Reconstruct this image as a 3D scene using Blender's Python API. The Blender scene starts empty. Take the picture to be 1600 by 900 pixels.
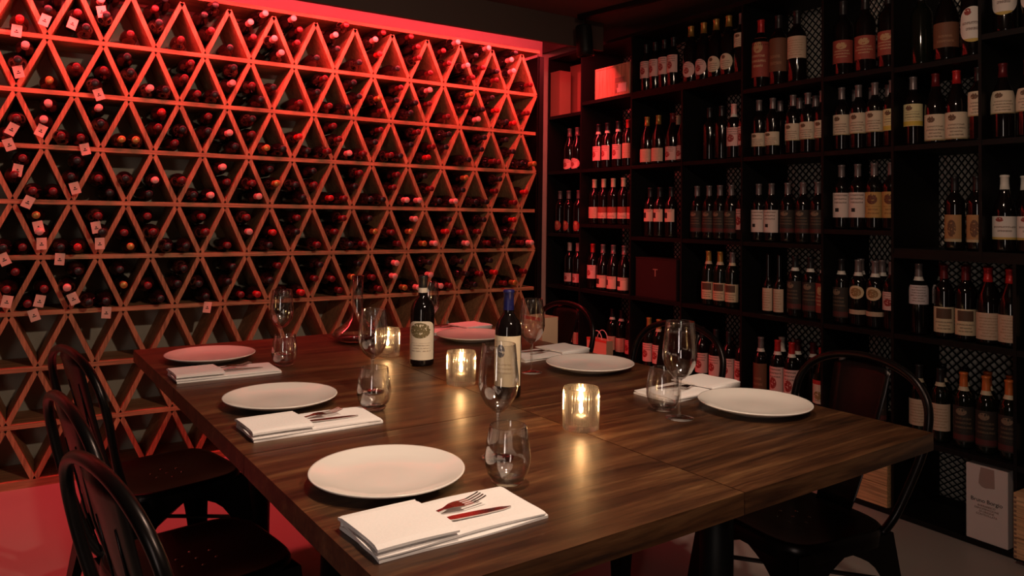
import bpy, bmesh, math, random
from mathutils import Vector, Matrix
PI = math.pi
random.seed(7)
scn = bpy.context.scene
C = scn.collection

# ------------------------------------------------------------------ camera
cam_d = bpy.data.cameras.new('camera')
cam = bpy.data.objects.new('camera', cam_d)
C.objects.link(cam)
YAW, PIT, ROL = 0.998, 0.026, 0.013
fw = Vector((-math.sin(YAW)*math.cos(PIT), math.cos(YAW)*math.cos(PIT), math.sin(PIT)))
r_ = fw.cross(Vector((0, 0, 1))).normalized(); u_ = r_.cross(fw)
rr = math.cos(ROL)*r_ + math.sin(ROL)*u_; uu = -math.sin(ROL)*r_ + math.cos(ROL)*u_
M = Matrix((rr, uu, -fw)).transposed().to_4x4()
M.translation = Vector((4.063, -2.80, 1.26))
cam.matrix_world = M
cam_d.sensor_width = 36; cam_d.lens = 1168.6/1600*36
cam_d.shift_y = -(450-307.7)/1600
cam_d.clip_start = 0.02
scn.camera = cam

# ------------------------------------------------------------------ world, exposure, light
w = bpy.data.worlds.new('world'); scn.world = w; w.use_nodes = True
w.node_tree.nodes['Background'].inputs[0].default_value = (0.9, 0.75, 0.7, 1)
w.node_tree.nodes['Background'].inputs[1].default_value = 0.004
scn.view_settings.view_transform = 'Standard'; scn.view_settings.look = 'None'
scn.view_settings.exposure = 0.0; scn.view_settings.gamma = 1.0
scn.view_settings.use_curve_mapping = False
scn.cycles.use_denoising = True
scn.cycles.max_bounces = 10; scn.cycles.transparent_max_bounces = 24
scn.cycles.sample_clamp_indirect = 4

def area(name, loc, direction, sx, sy, power, col, spread=PI):
    d = bpy.data.lights.new(name, 'AREA'); d.shape = 'RECTANGLE'; d.size = sx; d.size_y = sy
    d.energy = power; d.color = col; d.spread = spread
    o = bpy.data.objects.new(name, d); C.objects.link(o); o.location = loc
    o.rotation_euler = Vector(direction).to_track_quat('-Z', 'Y').to_euler()
    return o
def spot(name, loc, target, power, col, ang, blend=0.6, rad=0.05):
    d = bpy.data.lights.new(name, 'SPOT'); d.energy = power; d.color = col
    d.spot_size = math.radians(ang); d.spot_blend = blend; d.shadow_soft_size = rad
    o = bpy.data.objects.new(name, d); C.objects.link(o); o.location = loc
    o.rotation_euler = (Vector(target)-Vector(loc)).to_track_quat('-Z', 'Y').to_euler()
    return o
LED_RED = (1.0, 0.055, 0.06)
WARM = (1.0, 0.72, 0.52)
# red LED strip in the cove over the wine rack: shines down over the rack face and the room edge
led = area('led_light', (0.27, -1.75, 2.388), (-0.12, 0, -1), 4.0, 0.03, 68, LED_RED)
# warm ceiling spots above the table
spot('ceiling_spot_light', (2.95, -1.95, 2.46), (2.85, -2.15, 0.75), 80, WARM, 95, 0.9, 0.05)
spot('ceiling_spot_light', (4.1, -1.75, 2.46), (0.2, -2.2, 0.5), 100, WARM, 105, 0.9, 0.05)
spot('ceiling_spot_light', (3.1, -1.5, 2.46), (2.0, 0.4, 1.0), 30, WARM, 100, 0.9, 0.05)
# unseen area light added behind the camera for the thin highlights on the bottles
area('doorway_light', (4.9, -4.3, 1.35), (-0.55, 1, 0.0), 0.35, 1.6, 12, (1.0, 0.82, 0.7))

# ------------------------------------------------------------------ node helpers
def mat(name):
    m = bpy.data.materials.new(name); m.use_nodes = True
    nt = m.node_tree
    return m, nt, nt.nodes['Principled BSDF']
def N(nt, t, **kw):
    n = nt.nodes.new(t)
    for k, v in kw.items(): setattr(n, k, v)
    return n
def plain(name, col, rough=0.5, metal=0.0, noise=0.0, nscale=20, bump=0.0, spec=0.5, coat=0.0):
    m, nt, b = mat(name)
    b.inputs['Base Color'].default_value = (*col, 1); b.inputs['Roughness'].default_value = rough
    b.inputs['Metallic'].default_value = metal; b.inputs['Specular IOR Level'].default_value = spec
    b.inputs['Coat Weight'].default_value = coat
    tc = N(nt, 'ShaderNodeTexCoord'); nz = N(nt, 'ShaderNodeTexNoise'); nz.inputs['Scale'].default_value = nscale
    nz.inputs['Detail'].default_value = 4
    nt.links.new(tc.outputs['Object'], nz.inputs['Vector'])
    if noise:
        mx = N(nt, 'ShaderNodeMix', data_type='RGBA')
        mx.inputs['A'].default_value = (*[c*(1-noise) for c in col], 1)
        mx.inputs['B'].default_value = (*[min(1, c*(1+noise)) for c in col], 1)
        nt.links.new(nz.outputs['Fac'], mx.inputs['Factor']); nt.links.new(mx.outputs['Result'], b.inputs['Base Color'])
    if bump:
        bp = N(nt, 'ShaderNodeBump'); bp.inputs['Strength'].default_value = bump; bp.inputs['Distance'].default_value = 0.002
        nt.links.new(nz.outputs['Fac'], bp.inputs['Height']); nt.links.new(bp.outputs['Normal'], b.inputs['Normal'])
    return m
def ramp(nt, stops):
    r = N(nt, 'ShaderNodeValToRGB'); e = r.color_ramp.elements
    e[0].position, e[0].color = stops[0][0], (*stops[0][1], 1)
    e[1].position, e[1].color = stops[-1][0], (*stops[-1][1], 1)
    for p, c in stops[1:-1]:
        x = e.new(p); x.color = (*c, 1)
    return r
def wood(name, cols, axis='Y', scale=1.0, rough=0.45, fine=60, vary=False, bump=0.25):
    """grain running along the given axis"""
    m, nt, b = mat(name)
    tc = N(nt, 'ShaderNodeTexCoord'); mp = N(nt, 'ShaderNodeMapping')
    s = [14*scale]*3; s['XYZ'.index(axis)] = 1.1*scale
    mp.inputs['Scale'].default_value = s
    src = tc.outputs['Object']
    if vary:
        oi = N(nt, 'ShaderNodeObjectInfo'); va = N(nt, 'ShaderNodeVectorMath', operation='MULTIPLY_ADD')
        va.inputs[1].default_value = (1, 1, 1); nt.links.new(tc.outputs['Object'], va.inputs[0])
        sc_ = N(nt, 'ShaderNodeMath', operation='MULTIPLY'); sc_.inputs[1].default_value = 40; nt.links.new(oi.outputs['Random'], sc_.inputs[0])
        nt.links.new(sc_.outputs[0], va.inputs[2]); src = va.outputs[0]
    nt.links.new(src, mp.inputs['Vector'])
    n1 = N(nt, 'ShaderNodeTexNoise'); n1.inputs['Scale'].default_value = 1.6; n1.inputs['Detail'].default_value = 8
    n1.inputs['Roughness'].default_value = 0.65; n1.inputs['Distortion'].default_value = 0.6
    nt.links.new(mp.outputs['Vector'], n1.inputs['Vector'])
    r = ramp(nt, cols)
    nt.links.new(n1.outputs['Fac'], r.inputs['Fac'])
    mp2 = N(nt, 'ShaderNodeMapping'); s2 = [fine]*3; s2['XYZ'.index(axis)] = 3
    mp2.inputs['Scale'].default_value = s2; nt.links.new(tc.outputs['Object'], mp2.inputs['Vector'])
    n2 = N(nt, 'ShaderNodeTexNoise'); n2.inputs['Scale'].default_value = 2; n2.inputs['Detail'].default_value = 3
    nt.links.new(mp2.outputs['Vector'], n2.inputs['Vector'])
    mx = N(nt, 'ShaderNodeMix', data_type='RGBA', blend_type='MULTIPLY'); mx.inputs['Factor'].default_value = 0.75
    r2 = ramp(nt, [(0.35, (0.45, 0.42, 0.4)), (0.6, (1, 1, 1))])
    nt.links.new(n2.outputs['Fac'], r2.inputs['Fac'])
    nt.links.new(r.outputs['Color'], mx.inputs['A']); nt.links.new(r2.outputs['Color'], mx.inputs['B'])
    out = mx.outputs['Result']
    nt.links.new(out, b.inputs['Base Color'])
    b.inputs['Roughness'].default_value = rough
    bp = N(nt, 'ShaderNodeBump'); bp.inputs['Strength'].default_value = bump; bp.inputs['Distance'].default_value = 0.002
    nt.links.new(n1.outputs['Fac'], bp.inputs['Height']); nt.links.new(bp.outputs['Normal'], b.inputs['Normal'])
    return m
def thin_glass(name, tint=(1, 1, 1), base=0.04, edge=0.85, rough=0.02, power=3.0, refr=0.0, rrough=0.0):
    """clear glass: see-through face on, mirror-like towards the edge, partly refracting"""
    m = bpy.data.materials.new(name); m.use_nodes = True; nt = m.node_tree; nt.nodes.clear()
    o = N(nt, 'ShaderNodeOutputMaterial'); mx = N(nt, 'ShaderNodeMixShader')
    tr = N(nt, 'ShaderNodeBsdfTransparent'); gl = N(nt, 'ShaderNodeBsdfGlossy')
    tr.inputs['Color'].default_value = (*tint, 1); gl.inputs['Roughness'].default_value = rough
    lw = N(nt, 'ShaderNodeLayerWeight'); lw.inputs['Blend'].default_value = 0.5
    pw = N(nt, 'ShaderNodeMath', operation='POWER'); pw.inputs[1].default_value = power
    mr = N(nt, 'ShaderNodeMapRange'); mr.inputs['To Min'].default_value = base; mr.inputs['To Max'].default_value = edge
    nt.links.new(lw.outputs['Facing'], pw.inputs[0]); nt.links.new(pw.outputs[0], mr.inputs['Value'])
    nt.links.new(mr.outputs['Result'], mx.inputs['Fac'])
    nt.links.new(gl.outputs[0], mx.inputs[2])
    if refr:
        gs = N(nt, 'ShaderNodeBsdfGlass'); gs.inputs['IOR'].default_value = 1.48; gs.inputs['Roughness'].default_value = rrough
        m2 = N(nt, 'ShaderNodeMixShader'); m2.inputs['Fac'].default_value = refr
        nt.links.new(tr.outputs[0], m2.inputs[1]); nt.links.new(gs.outputs[0], m2.inputs[2]); nt.links.new(m2.outputs[0], mx.inputs[1])
    else: nt.links.new(tr.outputs[0], mx.inputs[1])
    nt.links.new(mx.outputs[0], o.inputs['Surface'])
    return m
def emit(name, col, strength):
    m = bpy.data.materials.new(name); m.use_nodes = True; nt = m.node_tree; nt.nodes.clear()
    o = N(nt, 'ShaderNodeOutputMaterial'); e = N(nt, 'ShaderNodeEmission')
    e.inputs['Color'].default_value = (*col, 1); e.inputs['Strength'].default_value = strength
    nt.links.new(e.outputs[0], o.inputs['Surface'])
    return m
def label_mat(name, base, ink, emblem=None, ecol=(0.1, 0.05, 0.03), lines=(0.15, 0.5), nl=9, band=None, bcol=(0.5, 0.35, 0.1), square=False):
    """paper label: UV 0..1 over the label; printed emblem, rows of small print, coloured band"""
    m, nt, b = mat(name)
    L = nt.links.new
    uv = N(nt, 'ShaderNodeUVMap'); sp = N(nt, 'ShaderNodeSeparateXYZ'); L(uv.outputs['UV'], sp.inputs[0])
    def mth(op, a, c=None):
        n = N(nt, 'ShaderNodeMath', operation=op)
        for i, v in enumerate((a, c)):
            if v is None: continue
            if isinstance(v, (int, float)): n.inputs[i].default_value = v
            else: L(v, n.inputs[i])
        return n.outputs[0]
    U, V = sp.outputs[0], sp.outputs[1]
    # small print
    fr = mth('FRACT', mth('MULTIPLY', V, float(nl)))
    on = mth('LESS_THAN', fr, 0.45)
    row = mth('FLOOR', mth('MULTIPLY', V, float(nl)))
    wid = mth('ADD', 0.2, mth('MULTIPLY', mth('FRACT', mth('MULTIPLY', mth('SINE', mth('MULTIPLY', row, 12.9)), 43.7)), 0.18))
    inx = mth('LESS_THAN', mth('ABSOLUTE', mth('SUBTRACT', U, 0.5)), wid)
    nz = N(nt, 'ShaderNodeTexNoise'); nz.inputs['Scale'].default_value = 28; L(uv.outputs['UV'], nz.inputs['Vector'])
    gaps = mth('GREATER_THAN', nz.outputs['Fac'], 0.44)
    rng = mth('MULTIPLY', mth('GREATER_THAN', V, lines[0]), mth('LESS_THAN', V, lines[1]))
    txt = mth('MULTIPLY', mth('MULTIPLY', on, inx), mth('MULTIPLY', gaps, rng))
    mx = N(nt, 'ShaderNodeMix', data_type='RGBA'); mx.inputs['A'].default_value = (*base, 1); mx.inputs['B'].default_value = (*ink, 1)
    L(mth('MULTIPLY', txt, 0.7), mx.inputs['Factor']); out = mx.outputs['Result']
    if emblem:
        cx, cy, ru, rv = emblem
        du = mth('DIVIDE', mth('SUBTRACT', U, cx), ru); dv = mth('DIVIDE', mth('SUBTRACT', V, cy), rv)
        if square: d = mth('MAXIMUM', mth('ABSOLUTE', du), mth('ABSOLUTE', dv))
        else: d = mth('SQRT', mth('ADD', mth('MULTIPLY', du, du), mth('MULTIPLY', dv, dv)))
        n3 = N(nt, 'ShaderNodeTexNoise'); n3.inputs['Scale'].default_value = 14; L(uv.outputs['UV'], n3.inputs['Vector'])
        fac = mth('MULTIPLY', mth('LESS_THAN', d, 1.0), mth('LESS_THAN', n3.outputs['Fac'], 0.60 if not square else 2.0))
        m2 = N(nt, 'ShaderNodeMix', data_type='RGBA'); L(fac, m2.inputs['Factor']); L(out, m2.inputs['A']); m2.inputs['B'].default_value = (*ecol, 1)
        out = m2.outputs['Result']
    if band:
        f = mth('MULTIPLY', mth('GREATER_THAN', V, band[0]), mth('LESS_THAN', V, band[1]))
        m3 = N(nt, 'ShaderNodeMix', data_type='RGBA'); L(f, m3.inputs['Factor']); L(out, m3.inputs['A']); m3.inputs['B'].default_value = (*bcol, 1)
        out = m3.outputs['Result']
    L(out, b.inputs['Base Color']); b.inputs['Roughness'].default_value = 0.7
    return m

# ------------------------------------------------------------------ materials
M_wall = plain('grey_plaster', (0.42, 0.39, 0.32), 0.85, noise=0.12, nscale=6, bump=0.2)
M_darkwall = plain('dark_plaster', (0.06, 0.045, 0.04), 0.9, noise=0.1, nscale=5)
M_backwall = plain('beige_backwall', (0.78, 0.70, 0.62), 0.9, noise=0.1, nscale=4)
M_ceil = plain('ceiling_paint', (0.09, 0.05, 0.042), 0.9, noise=0.06, nscale=3)
M_fascia = plain('fascia_paint', (0.06, 0.035, 0.028), 0.8, noise=0.05, nscale=3)
M_cove = plain('cove_paint', (0.75, 0.6, 0.55), 0.8, noise=0.05)
M_floor = plain('resin_floor', (0.32, 0.29, 0.27), 0.42, noise=0.08, nscale=2.0, bump=0.05)
M_rack = wood('rack_oak', [(0.3, (0.42, 0.20, 0.095)), (0.55, (0.58, 0.29, 0.14)), (0.75, (0.68, 0.37, 0.19))], 'Y', 1.0, 0.6)
M_rackd = wood('rack_oak_diagonal', [(0.3, (0.40, 0.19, 0.09)), (0.55, (0.55, 0.27, 0.13)), (0.75, (0.65, 0.34, 0.17))], 'Z', 1.0, 0.6)
M_table = wood('table_oak', [(0.28, (0.012, 0.005, 0.002)), (0.42, (0.048, 0.018, 0.007)), (0.53, (0.088, 0.036, 0.014)), (0.63, (0.135, 0.063, 0.025)), (0.78, (0.25, 0.135, 0.058))], 'Y', 1.0, 0.38, vary=True, fine=55, bump=0.35)
M_steel = plain('black_steel', (0.005, 0.0045, 0.0045), 0.5, metal=0.0, spec=0.25, noise=0.2, nscale=30)
M_chair = plain('gunmetal_steel', (0.022, 0.018, 0.018), 0.3, metal=0.85, noise=0.25, nscale=12)
M_glassd = plain('dark_bottle_glass', (0.006, 0.004, 0.004), 0.07, spec=0.6)
M_glassg = plain('green_bottle_glass', (0.006, 0.007, 0.004), 0.07, spec=0.6)
M_cer = plain('white_porcelain', (0.80, 0.76, 0.72), 0.18, noise=0.02, coat=0.3)
M_linen = plain('white_linen', (0.86, 0.83, 0.82), 0.9, noise=0.03, nscale=200, bump=0.4)
M_cut = plain('polished_cutlery', (0.62, 0.58, 0.55), 0.16, metal=1.0, noise=0.05)
M_glass = thin_glass('clear_glass', (0.99, 0.985, 0.98), 0.09, 1.0, 0.05, 1.9)
M_glassrib = thin_glass('ribbed_candle_glass', (1.0, 0.96, 0.9), 0.08, 0.85, 0.08, 1.8, 0.5, 0.2)
M_wax = plain('candle_wax', (0.9, 0.8, 0.62), 0.5)
M_flame = emit('candle_flame_glow', (1.0, 0.66, 0.32), 130)
M_tin = plain('tealight_tin', (0.7, 0.65, 0.6), 0.3, metal=1.0)
M_led = emit('red_led', (1.0, 0.06, 0.08), 90)
M_pine = wood('pine_crate', [(0.3, (0.70, 0.36, 0.17)), (0.6, (0.82, 0.48, 0.25)), (0.8, (0.88, 0.58, 0.33))], 'X', 0.8, 0.6)
M_redbox = wood('reddish_pine', [(0.3, (0.48, 0.26, 0.16)), (0.6, (0.58, 0.34, 0.22)), (0.8, (0.66, 0.42, 0.28))], 'Z', 0.9, 0.6)
M_card = plain('brown_cardboard', (0.26, 0.13, 0.085), 0.9, noise=0.08, nscale=8)
M_kraft = plain('kraft_paper', (0.62, 0.40, 0.26), 0.9, noise=0.06, nscale=15)
M_redpaper = plain('red_paper', (0.55, 0.08, 0.05), 0.8, noise=0.05)
M_maroon = plain('maroon_box', (0.022, 0.006, 0.006), 0.55, noise=0.15)
M_white = plain('white_card', (0.66, 0.55, 0.52), 0.8, noise=0.03)
M_tag = plain('tag_paper', (0.85, 0.62, 0.5), 0.9, noise=0.06, nscale=60)
M_ink = plain('black_ink', (0.02, 0.012, 0.012), 0.8)
M_brownink = plain('faded_brown_ink', (0.25, 0.14, 0.11), 0.8)
M_cork = plain('cork', (0.55, 0.4, 0.28), 0.8, noise=0.2, nscale=80)
CAP = {k: plain('capsule_'+k, c, r, metal=mt, noise=0.08, nscale=40) for k, (c, r, mt) in {
    'black': ((0.02, 0.018, 0.02), 0.35, 0.2), 'red': ((0.45, 0.02, 0.02), 0.35, 0.2), 'dark_red': ((0.13, 0.012, 0.015), 0.35, 0.2),
    'gold': ((0.50, 0.27, 0.07), 0.35, 0.5), 'cream': ((0.62, 0.50, 0.34), 0.5, 0.0), 'white': ((0.75, 0.68, 0.6), 0.5, 0.0),
    'grey': ((0.20, 0.16, 0.16), 0.35, 0.4), 'blue': ((0.012, 0.014, 0.10), 0.35, 0.2), 'orange': ((0.62, 0.16, 0.04), 0.4, 0.2),
    'pink': ((0.75, 0.42, 0.38), 0.4, 0.1)}.items()}
ink = (0.12, 0.06, 0.04)
LAB = {
 'cream': label_mat('label_cream_print', (0.66, 0.52, 0.38), ink, (0.36, 0.80, 0.14, 0.12), (0.14, 0.07, 0.04), (0.1, 0.62), 8, (0.0, 0.05), (0.4, 0.3, 0.15)),
 'yellow': label_mat('label_pale_yellow', (0.70, 0.60, 0.32), ink, (0.36, 0.82, 0.14, 0.12), (0.14, 0.07, 0.04), (0.28, 0.65), 8, (0.02, 0.22), (0.62, 0.42, 0.06)),
 'blacksq': label_mat('label_white_black_square', (0.72, 0.56, 0.50), ink, (0.36, 0.30, 0.09, 0.075), (0.01, 0.01, 0.01), (0.5, 0.95), 7, square=True),
 'gold': label_mat('label_gold_crest', (0.50, 0.28, 0.09), (0.2, 0.08, 0.03), (0.45, 0.72, 0.22, 0.2), (0.14, 0.04, 0.02), (0.1, 0.45), 7),
 'dark': label_mat('label_dark_print', (0.028, 0.018, 0.014), (0.16, 0.10, 0.06), (0.42, 0.84, 0.2, 0.1), (0.22, 0.14, 0.09), (0.3, 0.75), 8, (0.04, 0.2), (0.10, 0.02, 0.018)),
 'pinkpaper': label_mat('label_rose_print', (0.72, 0.44, 0.40), ink, (0.4, 0.42, 0.2, 0.2), (0.3, 0.03, 0.03), (0.62, 0.95), 8),
 'plain': label_mat('label_cream_lines', (0.60, 0.42, 0.30), (0.35, 0.2, 0.12), None, (0, 0, 0), (0.1, 0.9), 9),
 'house': label_mat('label_cream_dark_square', (0.66, 0.50, 0.32), ink, (0.5, 0.74, 0.30, 0.20), (0.10, 0.05, 0.03), (0.1, 0.45), 8, square=True),
 'half': label_mat('label_red_and_cream', (0.70, 0.45, 0.34), ink, (0.5, 0.6, 0.16, 0.15), (0.35, 0.1, 0.05), (0.05, 0.3), 8, (0.5, 1.0), (0.30, 0.07, 0.04)),
 'redtop': label_mat('label_red_band', (0.70, 0.58, 0.46), ink, (0.4, 0.35, 0.22, 0.18), (0.30, 0.2, 0.08), (0.05, 0.2), 9, (0.82, 1.0), (0.55, 0.03, 0.03)),
 'cut': label_mat('label_cream_notched', (0.72, 0.47, 0.36), ink, (0.22, 0.5, 0.2, 0.22), (0.03, 0.01, 0.01), (0.75, 0.95), 9, square=True),
 'medal': label_mat('label_oval_medal', (0.68, 0.50, 0.30), ink, (0.5, 0.5, 0.32, 0.34), (0.28, 0.14, 0.05), (0.0, 0.01), 3),
 'brown': label_mat('label_brown', (0.16, 0.06, 0.03), (0.3, 0.15, 0.08), None, (0, 0, 0), (0.1, 0.5), 5),
 'portrait': label_mat('label_portrait', (0.42, 0.22, 0.09), (0.15, 0.05, 0.03), (0.5, 0.5, 0.22, 0.32), (0.14, 0.06, 0.03), (0.9, 0.99), 5, (0.0, 0.1), (0.5, 0.4, 0.25)),
 'white': label_mat('label_white_crest', (0.74, 0.66, 0.60), ink, (0.35, 0.86, 0.12, 0.10), (0.30, 0.05, 0.04), (0.3, 0.6), 6, (0.0, 0.10), (0.55, 0.38, 0.10)),
 'lilac': label_mat('label_pale_grey', (0.62, 0.52, 0.52), ink, None, ink, (0.1, 0.9), 7),
 'red': label_mat('label_dark_red', (0.30, 0.05, 0.035), (0.55, 0.35, 0.2), (0.5, 0.75, 0.2, 0.15), (0.5, 0.3, 0.15), (0.2, 0.6), 8),
 'villa': label_mat('label_arched_engraving', (0.80, 0.74, 0.62), (0.3, 0.22, 0.15), (0.46, 0.76, 0.36, 0.2), (0.16, 0.13, 0.06), (0.2, 0.44), 14),
 'star': label_mat('label_cream_star_seal', (0.74, 0.64, 0.46), (0.45, 0.36, 0.25), (0.40, 0.70, 0.12, 0.13), (0.10, 0.10, 0.12), (0.22, 0.48), 12),
}

# ------------------------------------------------------------------ mesh helpers
def link(name, me, m=None, parent=None, smooth=False):
    if isinstance(me, bmesh.types.BMesh):
        bm = me; me = bpy.data.meshes.new(name); bm.to_mesh(me); bm.free()
    if m is not None: me.materials.append(m)
    if smooth:
        for p in me.polygons: p.use_smooth = True
    o = bpy.data.objects.new(name, me); C.objects.link(o)
    if parent is not None: o.parent = parent
    return o
def bx(bm, x0, x1, y0, y1, z0, z1, rot=None, off=None):
    vs = []
    for x in (x0, x1):
        for y in (y0, y1):
            for z in (z0, z1):
                v = Vector((x, y, z))
                if rot is not None: v = rot @ v
                if off is not None: v = v + Vector(off)
                vs.append(bm.verts.new(v))
    for f in ((0, 1, 3, 2), (4, 6, 7, 5), (0, 4, 5, 1), (2, 3, 7, 6), (0, 2, 6, 4), (1, 5, 7, 3)):
        bm.faces.new([vs[i] for i in f])
def box(name, b, m, parent=None, bev=0.0):
    bm = bmesh.new(); bx(bm, *b)
    if bev: bmesh.ops.bevel(bm, geom=bm.edges[:], offset=bev, segments=2, affect='EDGES')
    return link(name, bm, m, parent)
def lathe_bm(prof, n=32, close=False):
    bm = bmesh.new(); rings = []
    for r, z in prof:
        if r < 1e-6: rings.append([bm.verts.new((0, 0, z))])
        else: rings.append([bm.verts.new((r*math.cos(2*PI*i/n), r*math.sin(2*PI*i/n), z)) for i in range(n)])
    for a, b in zip(rings[:-1], rings[1:]):
        for i in range(n):
            j = (i+1) % n
            if len(a) == 1 and len(b) == 1: break
            if len(a) == 1: bm.faces.new((a[0], b[i], b[j]))
            elif len(b) == 1: bm.faces.new((a[i], a[j], b[0]))
            else: bm.faces.new((a[i], a[j], b[j], b[i]))
    bmesh.ops.recalc_face_normals(bm, faces=bm.faces)
    return bm
def lathe(name, prof, m, parent=None, n=32):
    return link(name, lathe_bm(prof, n), m, parent, smooth=True)
def tube_bm(bm, pts, r, n=10):
    pts = [Vector(p) for p in pts]; rings = []; prev = None
    for i, p in enumerate(pts):
        t = (pts[min(i+1, len(pts)-1)]-pts[max(i-1, 0)]).normalized()
        ref = Vector((0, 0, 1)) if abs(t.z) < 0.95 else Vector((0, 1, 0))
        if prev is None: a = t.cross(ref).normalized()
        else: a = (prev - t*prev.dot(t)).normalized()
        prev = a; b = t.cross(a); rad = r[i] if isinstance(r, (list, tuple)) else r
        rings.append([bm.verts.new(p + a*rad*math.cos(2*PI*k/n) + b*rad*math.sin(2*PI*k/n)) for k in range(n)])
    for A, B in zip(rings[:-1], rings[1:]):
        for k in range(n): bm.faces.new((A[k], A[(k+1) % n], B[(k+1) % n], B[k]))
    bm.faces.new(rings[0][::-1]); bm.faces.new(rings[-1])
def catmull(pts, k=8):
    P = [Vector(p) for p in pts]; P = [2*P[0]-P[1]]+P+[2*P[-1]-P[-2]]; out = []
    for i in range(1, len(P)-2):
        for j in range(k):
            t = j/k; a, b, c, d = P[i-1:i+3]
            out.append(0.5*((2*b)+(c-a)*t+(2*a-5*b+4*c-d)*t*t+(3*b-a-3*c+d)*t**3))
    out.append(P[-2]); return out
def grid_solid(bm, rows, th):
    """rows: 2D list of points -> closed sheet with thickness vector th (Vector or function)"""
    A = [[bm.verts.new(p) for p in r] for r in rows]
    B = [[bm.verts.new(Vector(p)+Vector(th)) for p in r] for r in rows]
    R, K = len(A), len(A[0])
    for i in range(R-1):
        for j in range(K-1):
            bm.faces.new((A[i][j], A[i+1][j], A[i+1][j+1], A[i][j+1]))
            bm.faces.new((B[i][j], B[i][j+1], B[i+1][j+1], B[i+1][j]))
    for i in range(R-1):
        bm.faces.new((A[i][0], B[i][0], B[i+1][0], A[i+1][0])); bm.faces.new((A[i][-1], A[i+1][-1], B[i+1][-1], B[i][-1]))
    for j in range(K-1):
        bm.faces.new((A[0][j], A[0][j+1], B[0][j+1], B[0][j])); bm.faces.new((A[-1][j], B[-1][j], B[-1][j+1], A[-1][j+1]))
def tag(o, label, cat, group=None, kind=None):
    if label: o['label'] = label
    if cat: o['category'] = cat
    if group: o['group'] = group
    if kind: o['kind'] = kind
    return o
def thing(name, label, cat, loc=(0, 0, 0), rz=0.0, group=None):
    o = bpy.data.objects.new(name, None); C.objects.link(o); o.location = loc; o.rotation_euler = (0, 0, rz)
    o.empty_display_size = 0.05
    return tag(o, label, cat, group)
def dup(root, loc, rot, label, group=None, scale=None):
    r = root.copy(); C.objects.link(r); r.location = loc
    r.rotation_euler = rot if isinstance(rot, (tuple, list)) or hasattr(rot, 'x') else (0, 0, rot)
    if scale: r.scale = scale
    r['label'] = label
    if group: r['group'] = group
    for ch in root.children:
        c = ch.copy(); C.objects.link(c); c.parent = r
        for g in ch.children:
            d = g.copy(); C.objects.link(d); d.parent = c
    return r
def struct(name, b, m):
    return tag(box(name, b, m), None, None, kind='structure')

# ------------------------------------------------------------------ the room
WX, WY, CZ = -0.34, 0.76, 2.52
struct('floor', (WX-0.1, 5.3, -5.2, WY+0.1, -0.1, 0.0), M_floor)
struct('ceiling', (WX-0.1, 5.3, -5.2, WY+0.1, CZ, CZ+0.1), M_ceil)
struct('wall_left', (WX-0.1, WX, -5.2, WY+0.1, 0, CZ), M_wall)
struct('wall_back', (WX, 5.3, WY, WY+0.1, 0, CZ), M_backwall)
struct('wall_right', (5.2, 5.3, -5.2, WY, 0, CZ), M_darkwall)
struct('wall_front', (WX, 5.2, -5.2, -5.1, 0, CZ), M_darkwall)
# cove over the rack: dropped fascia board hiding the LED strip
struct('trim_1', (0.30, 0.325, -5.1, 0.30, 2.34, CZ), M_fascia)
struct('trim_2', (WX, 0.30, 0.275, 0.30, 2.435, CZ), M_fascia)
# pale cove back above the rack, red only from the LED, on the wall plane
struct('trim_3', (WX, WX+0.012, -5.1, 0.275, 2.345, CZ), M_cove)
# upright between the rack and the shelving
struct('trim_4', (WX, -0.02, 0.04, 0.075, 0, 2.33), M_steel)
struct('trim_5', (-0.005, 0.0, 0.012, 0.015, 0, 2.33), M_steel)
struct('trim_6', (WX, -0.272, -5.1, 0.035, 0, 2.33), M_wall)
ls = box('led_strip', (0.286, 0.30, -5.0, 0.24, 2.395, 2.409), M_led)
tag(ls, 'red glowing light strip hidden behind the ceiling fascia above the triangle rack', 'light strip')

# ------------------------------------------------------------------ triangle rack
S, H, Z0, TH, DEP = 0.2292, 0.2547, 0.025, 0.021, 0.27
Y0 = -12*S; K0 = -3
def zrow(k): return Z0+(9-k)*H
rack = thing('triangle_wine_rack', 'tall oak wine rack of triangular cells covering the left wall, lit red from above', 'wine rack', (0, 0, 0))
for k in range(1, 10):
    z = zrow(k); bm = bmesh.new(); bx(bm, -DEP, 0, Y0+K0*S, 0.0, z-TH/2, z+TH/2)
    link('shelf_board', bm, M_rack, rack)
link('base_board', (lambda b: (bx(b, -DEP, 0, Y0+K0*S, 0.0, 0.0, Z0-TH/2), b)[1])(bmesh.new()), M_rack, rack)
bm = bmesh.new(); bx(bm, -DEP, -0.005, Y0+K0*S, 0.03, 2.345, 2.365); link('top_board', bm, M_rack, rack)
def diag_bm(segs):
    bm = bmesh.new()
    for (ya, za), (yb, zb) in segs:
        d = Vector((0, yb-ya, zb-za)).normalized(); n = Vector((0, -d.z, d.y))*TH/2
        a = Vector((0, ya, za)); b = Vector((0, yb, zb))
        vs = [bm.verts.new(p+Vector((x, 0, 0))) for x in (-DEP, -0.0008) for p in (a-n, a+n, b+n, b-n)]
        for f in ((0, 1, 2, 3), (4, 7, 6, 5), (0, 4, 5, 1), (1, 5, 6, 2), (2, 6, 7, 3), (3, 7, 4, 0)):
            bm.faces.new([vs[i] for i in f])
    bmesh.ops.recalc_face_normals(bm, faces=bm.faces)
    return bm
def nodeY(k, i): return Y0+(i-(0.5 if k % 2 == 0 else 0))*S
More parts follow.
